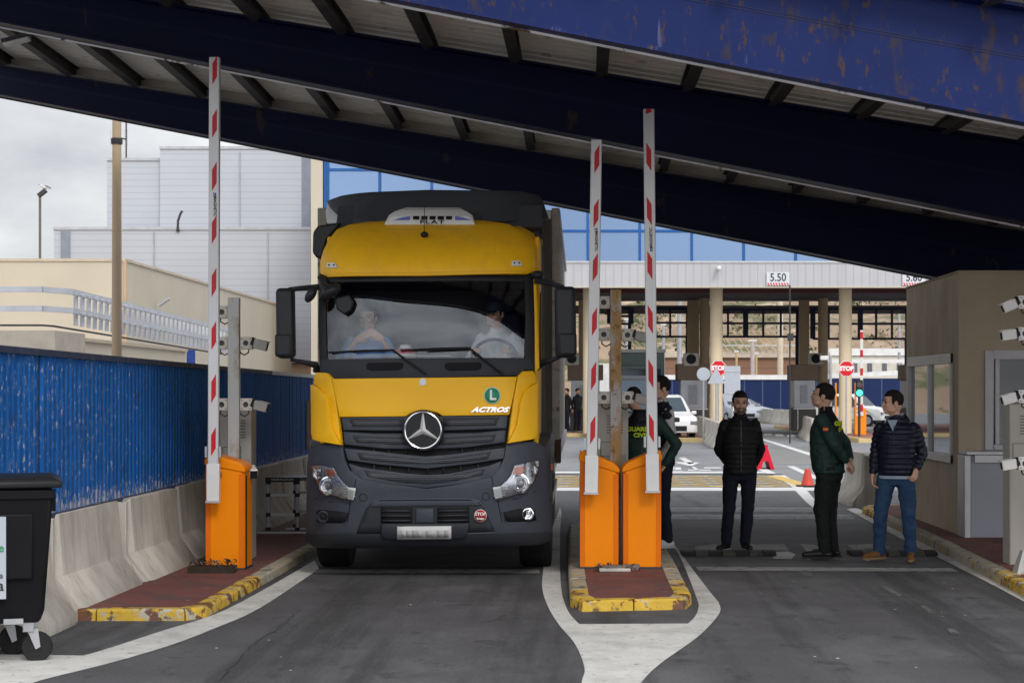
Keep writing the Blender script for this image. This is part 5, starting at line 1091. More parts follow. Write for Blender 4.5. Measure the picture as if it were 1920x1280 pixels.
# small far gate with traffic light
c = P(1614, 0, 66); t = thing('barrier_gate', 'small far orange gate cabinet with raised red and white boom', 'barrier gate', (c.x, 66, .147)); s_ = F / 66
MB().box(-10.5 / s_, 10.5 / s_, 0, .35, 0, 50 / s_).build('cabinet', M('cabinet orange far', (.85, .26, .005), .5), t, bevel=.02); MB().box(-8 / s_, 5 / s_, -.01, 0, 36 / s_, 47 / s_).build('label_plate', white_pl, t); MB().box(-7 / s_, 2 / s_, -.014, -.01, 41 / s_, 43.5 / s_).build('label_bar', logo_b, t)
b_ = MB().box(-.05, .05, -.08, -.03, .0, 3.2).build('boom', white_pl, t, (.02, 0, .72)); 
for k in range(5): MB().box(-.052, .052, -.082, -.028, .15 + k * .68, .42 + k * .68).build('red_mark', red_mark, b_)
t = thing('traffic_light', 'traffic light showing green on a thin post by the far orange cabinet', 'traffic light', (P(1611, 0, 64)[0], 64, .147)); s_ = F / 64
tl_h = MB().box(-.13, .13, -.06, .06, 2.05 - .6, 2.05).build('housing', black_pl, t, bevel=.03); MB().tube([(0, 0, 0), (0, 0, 1.5)], .05).build('pole', dark_steel, t)
MB().lathe([(0, -.075), (.115, -.07), (.115, -.05)], 20, (0, 0, 1.58), 'y').build('green_lamp', EMIT('green lamp', (.05, .95, .55), 1.6), tl_h); MB().lathe([(0, -.075), (.10, -.07), (.10, -.05)], 20, (0, 0, 1.87), 'y').build('dark_lamp', M('lamp off', (.09, .06, .06), .4), tl_h)
for px_ in (1567, 1604): t = thing('marker_post', {1567: 'slim orange post left of the stop sign column', 1604: 'slim orange post right of the stop sign column'}[px_], 'post', (P(px_, 0, 65)[0], 65, .147), 0, 'slim orange posts'); MB().tube([(0, 0, 0), (0, 0, 1.95)], .035, 8).build('post', M('cabinet orange far', (.85, .26, .005), .5), t); MB().box(-.06, .06, -.06, .06, 0, .03).build('foot', dark_steel, t)
c = P(1546, 671, 64); t = thing('security_camera', 'white camera on a thin grey pole near the green uniformed man\'s head', 'camera', (c.x, 64, .0)); MB().box(-.16, .14, -.1, .1, c.z - .08, c.z + .08, Matrix.Translation((0, 0, 0))).build('camera_housing', white_pl, t, bevel=.03); MB().tube([(.22, 0, 0), (.22, 0, c.z + .1)], .05).build('pole', galv, t); MB().box(.1, .24, -.03, .03, c.z - .12, c.z - .07).build('arm', galv, t)
t = thing('lamp_mast', 'thin dark mast standing before the middle toll booth', 'mast', (P(1481, 0, 60)[0], 60, 0)); MB().tube([(0, 0, 0), (0, 0, 5.4)], .028, 8).build('mast', dark_steel, t); MB().box(-.08, .12, -.05, .05, 2.0 + 1.5, 3.75).build('device', dark_steel, t)
# blue hoarding, white structures, cars behind
hb = thing('blue_hoarding', 'long dark blue hoarding with a white coping beyond the toll lanes', 'fence', (0, 112, 0))
hbm = M('hoarding blue', (.006, .018, .085), .5, var=.08, extra=stripes(0, 1.15, .07, (.06, .09, .17))); x0, x1 = P(1190, 0, 112)[0], P(1560, 0, 112)[0]
MB().box(x0, x1, 0, .2, 0, 2.55).build('panel', hbm, hb, smooth=0); MB().box(x0, x1, -.1, .3, 2.55, 2.85).build('coping', M('coping white', (.75, .74, .72), .6), hb)
x0, x1 = P(1554, 0, 108)[0], P(1800, 0, 108)[0]
hb = thing('blue_hoarding', 'blue hoarding with white railings behind the right stop sign', 'fence', (0, 108, 0)); MB().box(x0, x1, 0, .2, 0, 2.6).build('panel', hbm, hb, smooth=0)
m = MB(); m.loft([[(x0, -.1, 2.6), (x1, -.1, 3.0), (x1, -.1, 3.3), (x0, -.1, 2.85)], [(x0, .3, 2.6), (x1, .3, 3.0), (x1, .3, 3.3), (x0, .3, 2.85)]]); m.build('coping', M('coping white', (.75, .74, .72), .6), hb)
for z in (3.55, 4.2): MB().box(x0, x1, 0, .08, z, z + .22).build('rail', M('coping white', (.75, .74, .72), .6), hb)
hb = thing('white_building', 'low white building with small windows behind the right stop sign', 'building', (0, 125, 0)); x0, x1 = P(1556, 0, 125)[0], P(1830, 0, 125)[0]
wl = MB().box(x0, x1, 0, 6, 0, 4.35).build('wall', M('far white wall', (.62, .58, .5), .8), hb); MB().box(x0, x1, -.15, 6, 4.352, 4.85).build('parapet', M('coping white', (.75, .74, .72), .6), hb)
for k in range(9): MB().box(x0 + 1.6 + k * 1.05, x0 + 1.95 + k * 1.05, -.03, 0, 3.1, 3.8).build('window', M('far pane', (.12, .13, .15), .3), hb)
bw = thing('retaining_wall', 'brown retaining wall below the hillside with a pale ledge', 'wall', (0, 140, 0)); x0, x1 = P(1150, 0, 140)[0], P(1560, 0, 140)[0]
MB().box(x0, x1, 0, 1, 0, 4.5).build('face', M('brick brown', (.24, .13, .085), .85, var=.12, vs=.6, extra=stripes(2, .9, .1, (.17, .10, .07))), bw, smooth=0); MB().box(x0, x1, -.3, 1, 4.5, 5.0).build('ledge', M('ledge pale', (.5, .42, .33), .8), bw)
for px_, yt, r_, mt, D in ((1175, 600, .10, galv, 118), (1411, 640, .14, M('pole pinkish', (.5, .42, .4), .6), 118), (1463, 560, .2, M('far cream pole', (.62, .52, .4), .6), 118), (1381, 660, .08, M('pole tan', (.5, .36, .2), .7), 125), (1418, 664, .08, M('pole tan', (.5, .36, .2), .7), 125), (1686, 578, .1, galv, 120), (1244, 610, .1, galv, 122), (1274, 560, .16, galv, 118)):
    t = thing('far_pole', {1175: 'pale pole seen between the island posts', 1411: 'pinkish pole in the middle of the wide gate frame', 1463: 'thick cream pole right of centre in the gate frame', 1381: 'short tan pole just right of the round column', 1418: 'short tan pole left of the thick cream one', 1686: 'thin grey pole beside the beige booth edge', 1244: 'thin pole right of the taller boom', 1274: 'pale thick pole left of the shaded column'}[px_], 'pole', (P(px_, 0, D)[0], D, 0), 0, 'poles before the hillside')
    h = P(0, yt, D)[2]; MB().tube([(0, 0, 0), (0, 0, h)], r_, 8).build('shaft', mt, t); MB().box(-r_ * 2, r_ * 2, -r_, r_, h, h + .12).build('head', white_pl, t)
# hill
hm = M('hillside', (.30, .22, .155), .95, var=.3, vs=.08, bump=.8, bs=1.2, spots=[((.11, .125, .06), .52, .06, .13, (1, 1, 1.5), .8), ((.48, .38, .28), .56, .05, .2, (1, 1, 2.5), .9), ((.025, .04, .018), .6, .05, .5, (1, 1, 1), .8)])
m = MB(); nx, ny = 60, 26; vs = []
for j in range(ny):
    row = []
    for i in range(nx):
        x = -60 + i * 2.6; y = 142 + j * 6; h = 3.2 + (y - 142) * .15 + 1.6 * noise.noise(Vector((x * .05, y * .05, 1))) + (1.3 if (j // 3) % 2 else 0) + .8 * noise.noise(Vector((x * .3, y * .3, 4)))
        row.append(m.bm.verts.new((x, y, h if j else 0)))
    vs.append(row)
for j in range(ny - 1):
    for i in range(nx - 1): m._face([vs[j][i], vs[j][i + 1], vs[j + 1][i + 1], vs[j + 1][i]])
struct(m.build('hill', hm, smooth=60))
rnd = random.Random(11); m = MB()
for k in range(420):
    y = rnd.uniform(146, 260); x = P(rnd.uniform(1130, 1800), 0, y)[0]; h = 3.4 + (y - 142) * .15 + 1.6 * noise.noise(Vector((x * .05, y * .05, 1))) + .6; r_ = rnd.uniform(.4, 1.5)
    if noise.noise(Vector((x * .09, y * .06, 9))) < -.05: continue
    m.mi = rnd.choice((0, 0, 1, 2))
    for q in range(16):
        a = rnd.uniform(0, 6.28); b_ = rnd.uniform(0, 1.5); p = Vector((x + r_ * math.cos(a) * math.cos(b_), y + r_ * math.sin(a) * math.cos(b_), h + r_ * .8 * math.sin(b_))); d = rnd.uniform(.15, .4)
        m.poly([p + Vector((rnd.uniform(-d, d), rnd.uniform(-d, d), rnd.uniform(-d, d))) for _ in range(3)])
o = m.build('hillside_scrub', [M('scrub green', (.07, .095, .045), .9), M('scrub olive', (.13, .13, .07), .9), M('scrub dry', (.22, .18, .11), .9)], smooth=0, weld=False); struct(o, 'stuff')
rnd = random.Random(4); t = None
for k in range(14):
    px_ = 1345 + k * 12.5; y = 139.5; x = P(px_, 0, y)[0]
    if t is None:
        t = thing('chain_fence', 'chain link fence with leaning tops above the brown retaining wall', 'fence', (0, 139.5, 5.0))
    MB().tube([(x, 0, 0), (x, 0, 1.1), (x + .9, -.3, 2.0)] if False else [(x + .9, 0, 0), (x + .2, 0, .9), (x - .4, 0, 1.6)], .05, 5).build('fence_post', M('pole tan', (.5, .36, .2), .7), t)
MB().box(P(1345, 0, 139.5)[0], P(1510, 0, 139.5)[0], -.03, .03, .4, .5).build('rail', alum, t)

# ------------------------------------------------------------------ cars
tyre_far = M('tyre far', (.02, .02, .02), .8)
def car(name, label, loc, rz, prof, glassp, w_, mat, cat='car', grp=None, wb=(.78, 3.35), wr=.31, L_=4.2):
    """prof: side outline (y, z) from nose to tail; front of the car at y=0 looks to -Y"""
    t = thing(name, label, cat, loc, rz, grp); h = w_ / 2; m = MB()
    rings = []
    for x, k in ((-h, .93), (-h * .93, .985), (-h * .8, 1.0), (h * .8, 1.0), (h * .93, .985), (h, .93)):
        rings.append([(x * (1 if z < .95 else 1 - .16 * (z - .95) / .5), L_ / 2 + (y - L_ / 2) * (1 - (1 - k) * .6), .2 + (z - .2) * (k if z > .5 else 1)) for y, z in prof])
    m.loft(rings); b = m.build('body', mat, t, bevel=.03, smooth=50)
    gm = M('car glass', (.05, .07, .09), .06, .3, var=.02)
    fw, sw, rw = glassp
    for nm, q in (('windscreen', fw), ('rear_window', rw)):
        (ya, za), (yb, zb_) = q; ha = h * .80 * (1 - .16 * max(0, (za - .95)) / .5); hb_ = h * .78 * (1 - .16 * max(0, (zb_ - .95)) / .5); e = -.025 if nm == 'windscreen' else .025
        m = MB(); m.prism([(-ha, ya + e, za + .02), (ha, ya + e, za + .02), (hb_, yb + e, zb_ + .02), (-hb_, yb + e, zb_ + .02)], (0, -e * .6, .01)); m.build(nm, gm, t)
    for s in (-1, 1):
        m = MB(); pts = [(s * (h * (1 - .16 * max(0, z - .95) / .5) + .004), y, z) for y, z in sw]; m.prism(pts, (s * .008, 0, 0)); m.build('side_window', gm, t)
        m = MB(); m.box(min(s * .62, s * .88) * h / .9, max(s * .62, s * .88) * h / .9, -.012, .12, .60, .74); m.build('headlight', silver, t, bevel=.01)
        m = MB(); X0, X1 = sorted((s * (h + .02), s * (h + .2))); m.box(X0, X1, sw[0][0] - .02, sw[0][0] + .1, .95, 1.08); m.build('mirror', mat, t, bevel=.03)
        for y in wb:
            m = MB(); m.lathe([(.15, -.1), (wr, -.1), (wr, .1), (.15, .1)], 20, (s * (h - .10), y, wr), 'x'); w2 = m.build('wheel', tyre_far, t); m = MB(); m.lathe([(0, -.11), (.2, -.11), (.2, .11), (0, .11)], 14, (s * (h - .10), y, wr), 'x'); m.build('rim', galv, w2)
    MB().box(-h * .55, h * .55, -.015, .05, .38, .56).build('grille', black_pl, t)
    return t
sedan = [(0, .3), (-.0, .62), (.1, .72), (1.05, .92), (1.85, 1.36), (2.3, 1.44), (2.9, 1.41), (3.75, 1.02), (4.2, .96), (4.25, .6), (4.2, .3)]
sg = (((1.08, .93), (1.83, 1.34)), [(1.35, .95), (1.95, 1.33), (2.8, 1.35), (3.4, 1.0)], ((3.66, 1.05), (2.98, 1.38)))
suv = [(0, .32), (0, .75), (.1, .9), (.95, 1.02), (1.5, 1.55), (1.9, 1.66), (3.6, 1.64), (4.0, 1.1), (4.1, .9), (4.1, .32)]
ug = (((1.0, 1.05), (1.48, 1.53)), [(1.25, 1.05), (1.65, 1.52), (3.4, 1.54), (3.7, 1.08)], ((3.97, 1.12), (3.66, 1.58)))
van = [(0, .35), (0, .9), (.1, 1.05), (.7, 1.2), (1.35, 2.05), (1.7, 2.2), (4.7, 2.2), (4.8, .9), (4.8, .35)]
vg = (((.73, 1.22), (1.33, 2.03)), [(1.0, 1.22), (1.5, 1.9), (2.4, 1.9), (2.4, 1.22)], ((4.8, 1.3), (4.8, 1.9)))
silc = M('car paint silver', (.42, .45, .50), .3, .3, var=.02); whc = M('car paint white', (.72, .72, .72), .35, var=.02); dkc = M('car paint dark', (.02, .024, .028), .3, var=.02); tealv = M('van paint grey green', (.16, .22, .21), .4)
car('parked_car', 'silver coupe parked beyond the pale barriers, right of the bearded man', (P(1452, 0, 102)[0], 102, 0), R(62), sedan, sg, 1.8, silc, grp='cars waiting beyond the toll lanes')
car('parked_car', 'silver estate car just behind the bearded man\'s head', (P(1400, 0, 98)[0], 98, 0), R(20), suv, ug, 1.8, silc, grp='cars waiting beyond the toll lanes')
car('parked_car', 'white car between the stop sign column and the small orange cabinet', (P(1610, 0, 96)[0], 96, 0), R(35), suv, ug, 1.8, whc, grp='cars waiting beyond the toll lanes')
car('parked_car', 'white car above the head of the man in the padded jacket', (P(1665, 0, 90)[0], 90, 0), R(60), suv, ug, 1.8, whc, grp='cars waiting beyond the toll lanes')
car('van', 'dark van facing the camera behind the island gates', (P(1196, 0, 46)[0], 46, 0), 0, van, vg, 1.9, dkc, 'van', L_=4.8, wb=(.9, 3.9))
car('parked_car', 'white car just right of the dark van', (P(1262, 0, 62)[0], 62, 0), R(8), suv, ug, 1.8, whc, grp='cars waiting beyond the toll lanes')
t = thing('box_truck', 'grey green box truck behind the dark van', 'truck', (P(1196, 0, 76)[0], 76, 0))
MB().box(-1.15, 1.15, 0, 6, .6, 3.45).build('box', tealv, t, bevel=.04); MB().box(-1.0, 1.0, -.9, -.01, .5, 2.9).build('cab', tealv, t, bevel=.06); MB().box(-.95, .95, -.93, -.9, 1.9, 2.75).build('windscreen', M('car glass', (.05, .07, .09), .06), t); MB().box(-1.2, 1.2, -.05, 6, 3.46, 3.6).build('roof_edge', white_pl, t)
for x in (-.9, .9): m = MB(); m.lathe([(.2, -.12), (.42, -.12), (.42, .12), (.2, .12)], 20, (x, 0, .42), 'x'); m.build('wheel', tyre_far, t)
t = thing('white_kiosk', 'white kiosk glimpsed left of the rusted post', 'kiosk', (P(1131, 0, 95)[0], 95, 0)); MB().box(-.55, .6, 0, 1.5, 0, 3.3).build('wall', M('coping white', (.75, .74, .72), .6), t)

# ------------------------------------------------------------------ left: cladded building, cream building, walkway, poles
clad = M('cladding grey', (.44, .46, .505), .6, var=.035, vs=.3, extra=stripes(2, .27, .022, (.34, .35, .39)), spots=[((.39, .40, .44), .6, .15, .5, (1, 1, 2), .5)])
gbld = thing('cladded_building', 'large windowless building in pale grey horizontal cladding', 'building', (0, 75, 0))
def bx(a, b, yt, yb, y0, dpt, nm, mat, D=75): x0, x1 = P(a, 0, D)[0], P(b, 0, D)[0]; return MB().box(x0, x1, y0, y0 + dpt, P(0, yb, D)[2], P(0, yt, D)[2]).build(nm, mat, gbld, smooth=0)
bx(300, 590, 279, 760, 0, 12, 'tower', clad); bx(197, 299.6, 299, 760, .3, 11, 'wing', clad); bx(117, 590, 435, 681, -1.2, 1.19, 'lower_block', clad)
trimg = M('trim grey', (.42, .43, .46), .6); darkp = M('panel slate', (.22, .24, .29), .5)
bx(566, 582, 284, 433, -.05, .04, 'slate_strip', darkp); bx(130, 147, 433, 490, -1.25, .04, 'slate_strip', darkp)
for a, b, yt in ((299, 591, 279), (197, 300, 299), (116, 591, 435)): x0, x1 = P(a, 0, 75)[0], P(b, 0, 75)[0]; z = P(0, yt, 75)[2]; MB().box(x0, x1, -1.26 if yt == 435 else -.06 if yt == 279 else .24, (-.95 if yt == 435 else .3), z - .02, z + .10).build('coping', trimg, gbld)
for px_, a, b in ((448, 285, 430), (300, 440, 680), (510, 440, 680)): MB().box(P(px_, 0, 75)[0], P(px_, 0, 75)[0] + .06, -1.24 if a > 430 else -.04, -1.2 if a > 430 else 0, P(0, b, 75)[2], P(0, a, 75)[2]).build('panel_joint', M('joint grey', (.35, .36, .4), .6), gbld)
x0, x1 = P(430, 0, 73)[0], P(585, 0, 73)[0]; MB().box(x0, x1, -1.0, .5, 0, P(0, 682, 74)[2]).build('lower_wall', M('tan wall', (.42, .29, .19), .8, var=.06), gbld)
c = P(333, 432, 73.7); t = thing('vent_pipe', 'bent black pipe on the grey cladding', 'pipe', (c.x, 73.7, c.z)); MB().tube([(0, 0, 0), (.02, 0, .4), (.12, 0, .7), (.2, 0, .82)], .05, 8).build('pipe', dark_steel, t); MB().box(-.06, .06, 0, .12, -.05, .05).build('bracket', dark_steel, t)
c = P(482, 692, 71.8); t = thing('air_conditioner', 'outdoor air conditioner on the tan wall under the cladding', 'air conditioner', (c.x, 71.8, 0)); MB().box(-.42, .42, -.3, .1, c.z - .3, c.z + .22).build('casing', camg, t, bevel=.02); MB().lathe([(0, -.31), (.2, -.31), (.2, -.29)], 20, (-.15, 0, c.z - .04), 'y').build('fan', void, t)
# mast with dish on the wing
c = P(258, 300, 80); t = thing('roof_antenna', 'thin aerial mast with a mesh dish on the cladded roof', 'antenna', (c.x, 78, c.z - .3))
MB().tube([(0, 0, 0), (0, 0, 1.85)], .035, 6).build('mast', dark_steel, t); m = MB()
for k in range(9): z = .62 + k * .09; m.box(-.72, .08, -.01, .01, z, z + .012)
for k in range(6): m.box(-.7 + k * .15, -.69 + k * .15, -.01, .01, .62, 1.36)
m.build('mesh_dish', alum, t); m = MB(); m.tube([(0, 0, .95), (-.15, 0, .98), (-.32, 0, 1.03)], .035, 6); m.box(-.38, -.26, -.05, .05, 1.0, 1.09); m.tube([(0, 0, 1.78), (-.5, 0, 1.8)], .02, 5); m.build('feed_arm', dark_steel, t)
# cream building
cb = thing('cream_building', 'long cream rendered building with small windows behind the blue fence', 'building', (0, 45, 0)); zt = P(0, 490, 45)[2]
XL = P(233, 0, 45)[0]
w1 = MB().box(-40, XL, 0, 26, 0, zt).build('wall', cream, cb, smooth=0)
MB().box(-40, XL + .04, -.04, 26.04, zt, zt + .07).build('coping', M('coping cream', (.50, .42, .32), .8), cb)
MB().tube([(XL + .03, -.05, .5), (XL + .03, -.05, zt)], .05, 8).build('downpipe', M('pipe cream', (.45, .33, .22), .7), cb)
XW = XL + .005
def side(a, b, yt, yb, nm, mat, dx=.03, dp=.03):
    ya, yb_ = F * -XL / (XV - a), F * -XL / (XV - b); z1_, z0_ = CZ + (HZ - yt) * ya / F, CZ + (HZ - yb) * ya / F
    return MB().box(XW, XW + dx, ya - 45, yb_ - 45, z0_, z1_).build(nm, mat, cb)
blue_d = M('door blue', (.01, .05, .28), .5)
side(233, 243, 649, 690, 'door', blue_d); side(350, 364, 655, 700, 'door', blue_d)
for a in (263, 283, 315): side(a, a + 13, 657, 690, 'window', M('recess grey', (.25, .24, .21), .6))
# lower terrace in front of it and the walkway guard rail
tr = thing('terrace_wall', 'low cream terrace wall under the walkway railing', 'wall', (0, 33, 0)); MB().box(-40, -10.1, 0, 11.9, 0, 2.78).build('wall', cream, tr, smooth=0); MB().box(-40, -10.05, -.05, 11.95, 2.78, 2.85).build('coping', M('coping cream', (.50, .42, .32), .8), tr)
gr = thing('walkway_railing', 'pale grey double rail with many posts along the raised walkway', 'railing', (0, 0, 0)); rlm = M('rail pale grey', (.46, .48, .53), .5, .1)
path = [(-24, 31.2), (-9.55, 31.2), (-9.2, 31.8), (-9.05, 46)]
def zr(y, k): t_ = (y - 31.2) / 15; return (3.52 - .25 * t_ if k == 0 else 3.18 - .22 * t_)
for k in (0, 1):
    m = MB()
    for a, b in zip(path, path[1:]):
        d = (Vector(b) - Vector(a)).normalized(); n_ = Vector((-d.y, d.x)) * .03
        m.loft([[(p[0] - n_.x, p[1] - n_.y, zr(p[1], k)), (p[0] + n_.x, p[1] + n_.y, zr(p[1], k)), (p[0] + n_.x, p[1] + n_.y, zr(p[1], k) + .10), (p[0] - n_.x, p[1] - n_.y, zr(p[1], k) + .10)] for p in (a, b)])
    m.build('rail', rlm, gr, smooth=0)
y = 32.2; fp = None
while y < 46:
    o = MB().box(-9.28, -9.22, y - .04, y + .04, zr(y, 1) - .2, zr(y, 0) + .04).build('post', rlm, gr); [MB().box(-9.22, -9.06, y - .02, y + .02, zr(y, k) + .02, zr(y, k) + .05).build('bracket', rlm, o) for k in (0, 1)]; y += .42
x = -23.5
while x < -9.6: MB().box(x - .04, x + .04, 31.24, 31.3, 2.85, 3.6).build('post', rlm, gr); x += .82
MB().tube([(-24, 31.6, 2.95), (-9.7, 31.6, 2.95), (-9.6, 32, 2.95), (-9.4, 46, 2.75)], .02, 6).build('cable_rail', dark_steel, gr)
MB().box(-40, -9.3, 31.1, 33.0, 2.45, 2.84).build('walkway_deck', M('walkway grey', (.42, .38, .32), .8), gr)
c = P(219, 0, 27); t = thing('tan_pole', 'tall tan painted lamp pole rising behind the blue fence', 'pole', (c.x, 27, 0)); m = MB(); m.lathe([(.082, 0), (.072, 4), (.06, 8)], 20); m.build('shaft', M('pole beige', (.47, .36, .24), .6, var=.05), t); m = MB(); m.lathe([(.085, 5.55), (.09, 5.6), (.085, 5.64)], 16); m.build('band', dark_steel, t)
c = P(75, 0, 60); t = thing('street_lamp', 'thin floodlight pole behind the cream roof', 'lamp', (c.x, 60, 0)); zt = P(0, 362, 60)[2]; MB().tube([(0, 0, 0), (0, 0, zt)], .045, 8).build('pole', M('pole olive', (.12, .12, .10), .6), t); MB().box(-.1, .22, -.1, .1, -.12, .02, Matrix.Translation((.0, 0, zt)) @ Matrix.Rotation(R(-38), 4, 'Y')).build('lamp_head', dark_steel, t, bevel=.02)
sgl = thing('seagull', 'seagull perched on the floodlight of the thin pole', 'seagull', (c.x + .12, 60, zt + .16)); m = MB(); m.tube([(-.14, 0, .13), (-.10, 0, .13), (-.05, 0, .06), (.02, 0, .04), (.12, 0, .02), (.24, 0, -.02)], [.012, .035, .04, .06, .045, .008], 10); m.build('body', M('gull white', (.55, .55, .56), .8), sgl, smooth=80)
m = MB(); m.tube([(-.02, 0, .07), (.1, 0, .05), (.27, 0, 0)], [.03, .05, .008], 8); m.build('wing', M('gull grey', (.12, .12, .13), .8), sgl); m = MB(); m.tube([(-.14, 0, .13), (-.19, 0, .12)], [.012, .004], 6); m.build('beak', amber, sgl); m = MB(); m.tube([(.0, 0, 0), (.0, 0, -.10)], .006, 5); m.tube([(.03, 0, 0), (.03, 0, -.10)], .006, 5); m.build('legs', amber, sgl)
c = P(262, 586, 46); t = thing('wall_lamp', 'small floodlight on an arm on the cream side wall', 'lamp', (XL + .02, 48.2, c.z)); MB().tube([(0, 0, 0), (.15, 0, .0), (.15, 0, .2)], .02, 6).build('arm', alum, t); MB().box(.05, .4, -.1, .1, -.03, .03, Matrix.Translation((.05, 0, .26)) @ Matrix.Rotation(R(-35), 4, 'Y')).build('lamp_head', alum, t)
# ------------------------------------------------------------------ people
def capsule(m, pts, rs, n=14, sub=6, quilt=0.0, pitch=.055, flat=1.0):
    """rounded, tapering limb through pts; quilt adds padded rings"""
    pts = [Vector(p) for p in pts]; P_, R_ = [], []; acc = 0
    for i in range(len(pts) - 1):
        k = max(sub, int((pts[i + 1] - pts[i]).length / .012) if quilt else sub)
        for j in range(k):
            t = j / k; P_.append(pts[i].lerp(pts[i + 1], t)); r = rs[i] + (rs[i + 1] - rs[i]) * t
            if quilt: r += quilt * (abs(math.sin(math.pi * (acc + (pts[i + 1] - pts[i]).length * t) / pitch)) - .5)
            R_.append(r)
        acc += (pts[i + 1] - pts[i]).length
    P_.append(pts[-1]); R_.append(rs[-1])
    d0 = (P_[1] - P_[0]).normalized(); d1 = (P_[-1] - P_[-2]).normalized(); a, b = [], []
    for q in (.95, .75, .4): a.append((P_[0] - d0 * R_[0] * q, R_[0] * math.sqrt(1 - q * q)))
    for q in (.4, .75, .95): b.append((P_[-1] + d1 * R_[-1] * q, R_[-1] * math.sqrt(1 - q * q)))
    m.tube([p for p, r in a] + P_ + [p for p, r in b], [r for p, r in a] + R_ + [r for p, r in b], n)
def rings(m, rr, n=24, quilt=0.0, pitch=.055, sq=2.15, lean=(0, 0)):
    """torso from (z, half width, half depth, y offset) stations"""
    out_ = []; z0 = rr[0][0]; z = z0
    st = .009 if quilt else .03
    while z < rr[-1][0] + 1e-6:
        for a, b in zip(rr, rr[1:]):
            if z <= b[0] + 1e-9: t = (z - a[0]) / (b[0] - a[0]); break
        t = t * t * (3 - 2 * t) * .5 + t * .5; v = [a[i] + (b[i] - a[i]) * t for i in range(4)]; q = quilt * (abs(math.sin(math.pi * (z - z0) / pitch)) - .5)
        ring = []
        for k in range(n):
            th = 2 * math.pi * k / n; c, s = math.cos(th), math.sin(th)
            ring.append(((v[1] + q) * math.copysign(abs(c) ** (2 / sq), c) + lean[0] * (z - .93), v[3] + (v[2] + q) * math.copysign(abs(s) ** (2 / sq), s) + lean[1] * (z - .93), z))
        out_.append(ring); z += st
    m.loft(out_)
def finish(m, name, mat, parent, vox, sm=4, disp=0.0, dsz=.12, label=None):
    o = m.build(name, mat, parent, weld=False, smooth=180)
    r = o.modifiers.new('remesh', 'REMESH'); r.mode = 'VOXEL'; r.voxel_size = vox; r.use_smooth_shade = True
    if disp:
        tx = bpy.data.textures.get('folds%g' % dsz) or bpy.data.textures.new('folds%g' % dsz, 'CLOUDS'); tx.noise_scale = dsz; tx.noise_depth = 2
        d = o.modifiers.new('folds', 'DISPLACE'); d.texture = tx; d.strength = disp; d.mid_level = .5; d.texture_coords = 'LOCAL'
    s = o.modifiers.new('smooth', 'SMOOTH'); s.iterations = sm; s.factor = .5
    if label: o['label'] = label
    return o
def hand(m, wrist, dirv, palmn, curl=.5, side=1):
    """palm, four unequal bent fingers and a thumb; dirv = pointing direction, palmn = palm normal"""
    z = Vector(dirv).normalized(); y = Vector(palmn); y = (y - z * y.dot(z)).normalized(); x = y.cross(z) * side; w_ = Vector(wrist)
    f = lambda a, b, c: w_ + x * a + y * b + z * c
    for a in (-.024, -.008, .008, .024): capsule(m, [f(a * .7, 0, .0), f(a, 0, .04), f(a * 1.15, .002, .085)], [.017, .015, .013], 8, 2)
    for a, l in ((-.030, .062), (-.011, .075), (.010, .080), (.030, .072)):
        p = f(a, .002, .085); pts = [p]; ang = 0
        for k, q in enumerate((.42, .33, .25)):
            ang += curl * (.7 + .25 * k); p = p + (z * math.cos(ang) + y * math.sin(ang)) * l * q * 1.25 + x * a * .04; pts.append(p)
        capsule(m, pts, [.0105, .0095, .009, .0075], 8, 2)
    capsule(m, [f(.026, .004, .02), f(.05, .014, .05), f(.056, .026 + .015 * curl, .078), f(.05, .034 + .03 * curl, .1)], [.015, .0125, .0105, .0085], 8, 2)
def head(bm_, c, Rm, sc=1.0):
    f = lambda *p: c + Rm @ (Vector(p) * sc)
    def el(p, r): bm_.ball(f(*p), r[0] * sc, r[1] * sc, r[2] * sc, 18, Rm)
    el((0, .012, .032), (.075, .094, .088)); el((0, -.018, -.035), (.060, .070, .082)); el((0, -.055, -.088), (.030, .026, .022)); el((0, .03, -.03), (.062, .062, .06))
    for s in (-1, 1):
        el((s * .076, .012, -.012), (.009, .019, .031)); el((s * .033, -.066, -.028), (.024, .02, .022)); el((s * .030, -.078, .022), (.024, .012, .010)); el((s * .045, -.03, -.07), (.022, .035, .022)); el((s * .011, -.091, -.034), (.008, .009, .008))
    bm_.tube([f(0, -.084, .014), f(0, -.093, -.008), f(0, -.102, -.030), f(0, -.092, -.042)], [.008 * sc, .009 * sc, .012 * sc, .009 * sc], 8)
    el((0, -.086, -.058), (.022, .010, .006)); el((0, -.083, -.068), (.018, .010, .007))
def shell(bm_, c, Rm, sc, keep, ctr, rad, seg=40):
    """part of an ellipsoid shell (hair, beard) kept where keep(x,y,z) is true"""
    rg = []; n = seg
    vs = {}
    for j in range(1, n // 2):
        th = math.pi * j / (n // 2)
        for k in range(n):
            a = 2 * math.pi * k / n; p = Vector((ctr[0] + rad[0] * math.sin(th) * math.cos(a), ctr[1] + rad[1] * math.sin(th) * math.sin(a), ctr[2] + rad[2] * math.cos(th))); vs[(j, k)] = p
    V = {}
    def g(j, k):
        k %= n
        if (j, k) not in V: V[(j, k)] = bm_.bm.verts.new(c + Rm @ (vs[(j, k)] * sc))
        return V[(j, k)]
    for j in range(1, n // 2 - 1):
        for k in range(n):
            q = [vs[(j, k)], vs[(j, (k + 1) % n)], vs[(j + 1, (k + 1) % n)], vs[(j + 1, k)]]; m_ = sum(q, Vector()) / 4
            if keep(*m_): bm_._face([g(j, k), g(j, k + 1), g(j + 1, k + 1), g(j + 1, k)])
    if keep(ctr[0], ctr[1], ctr[2] + rad[2]): bm_._face([g(1, k) for k in range(n)])
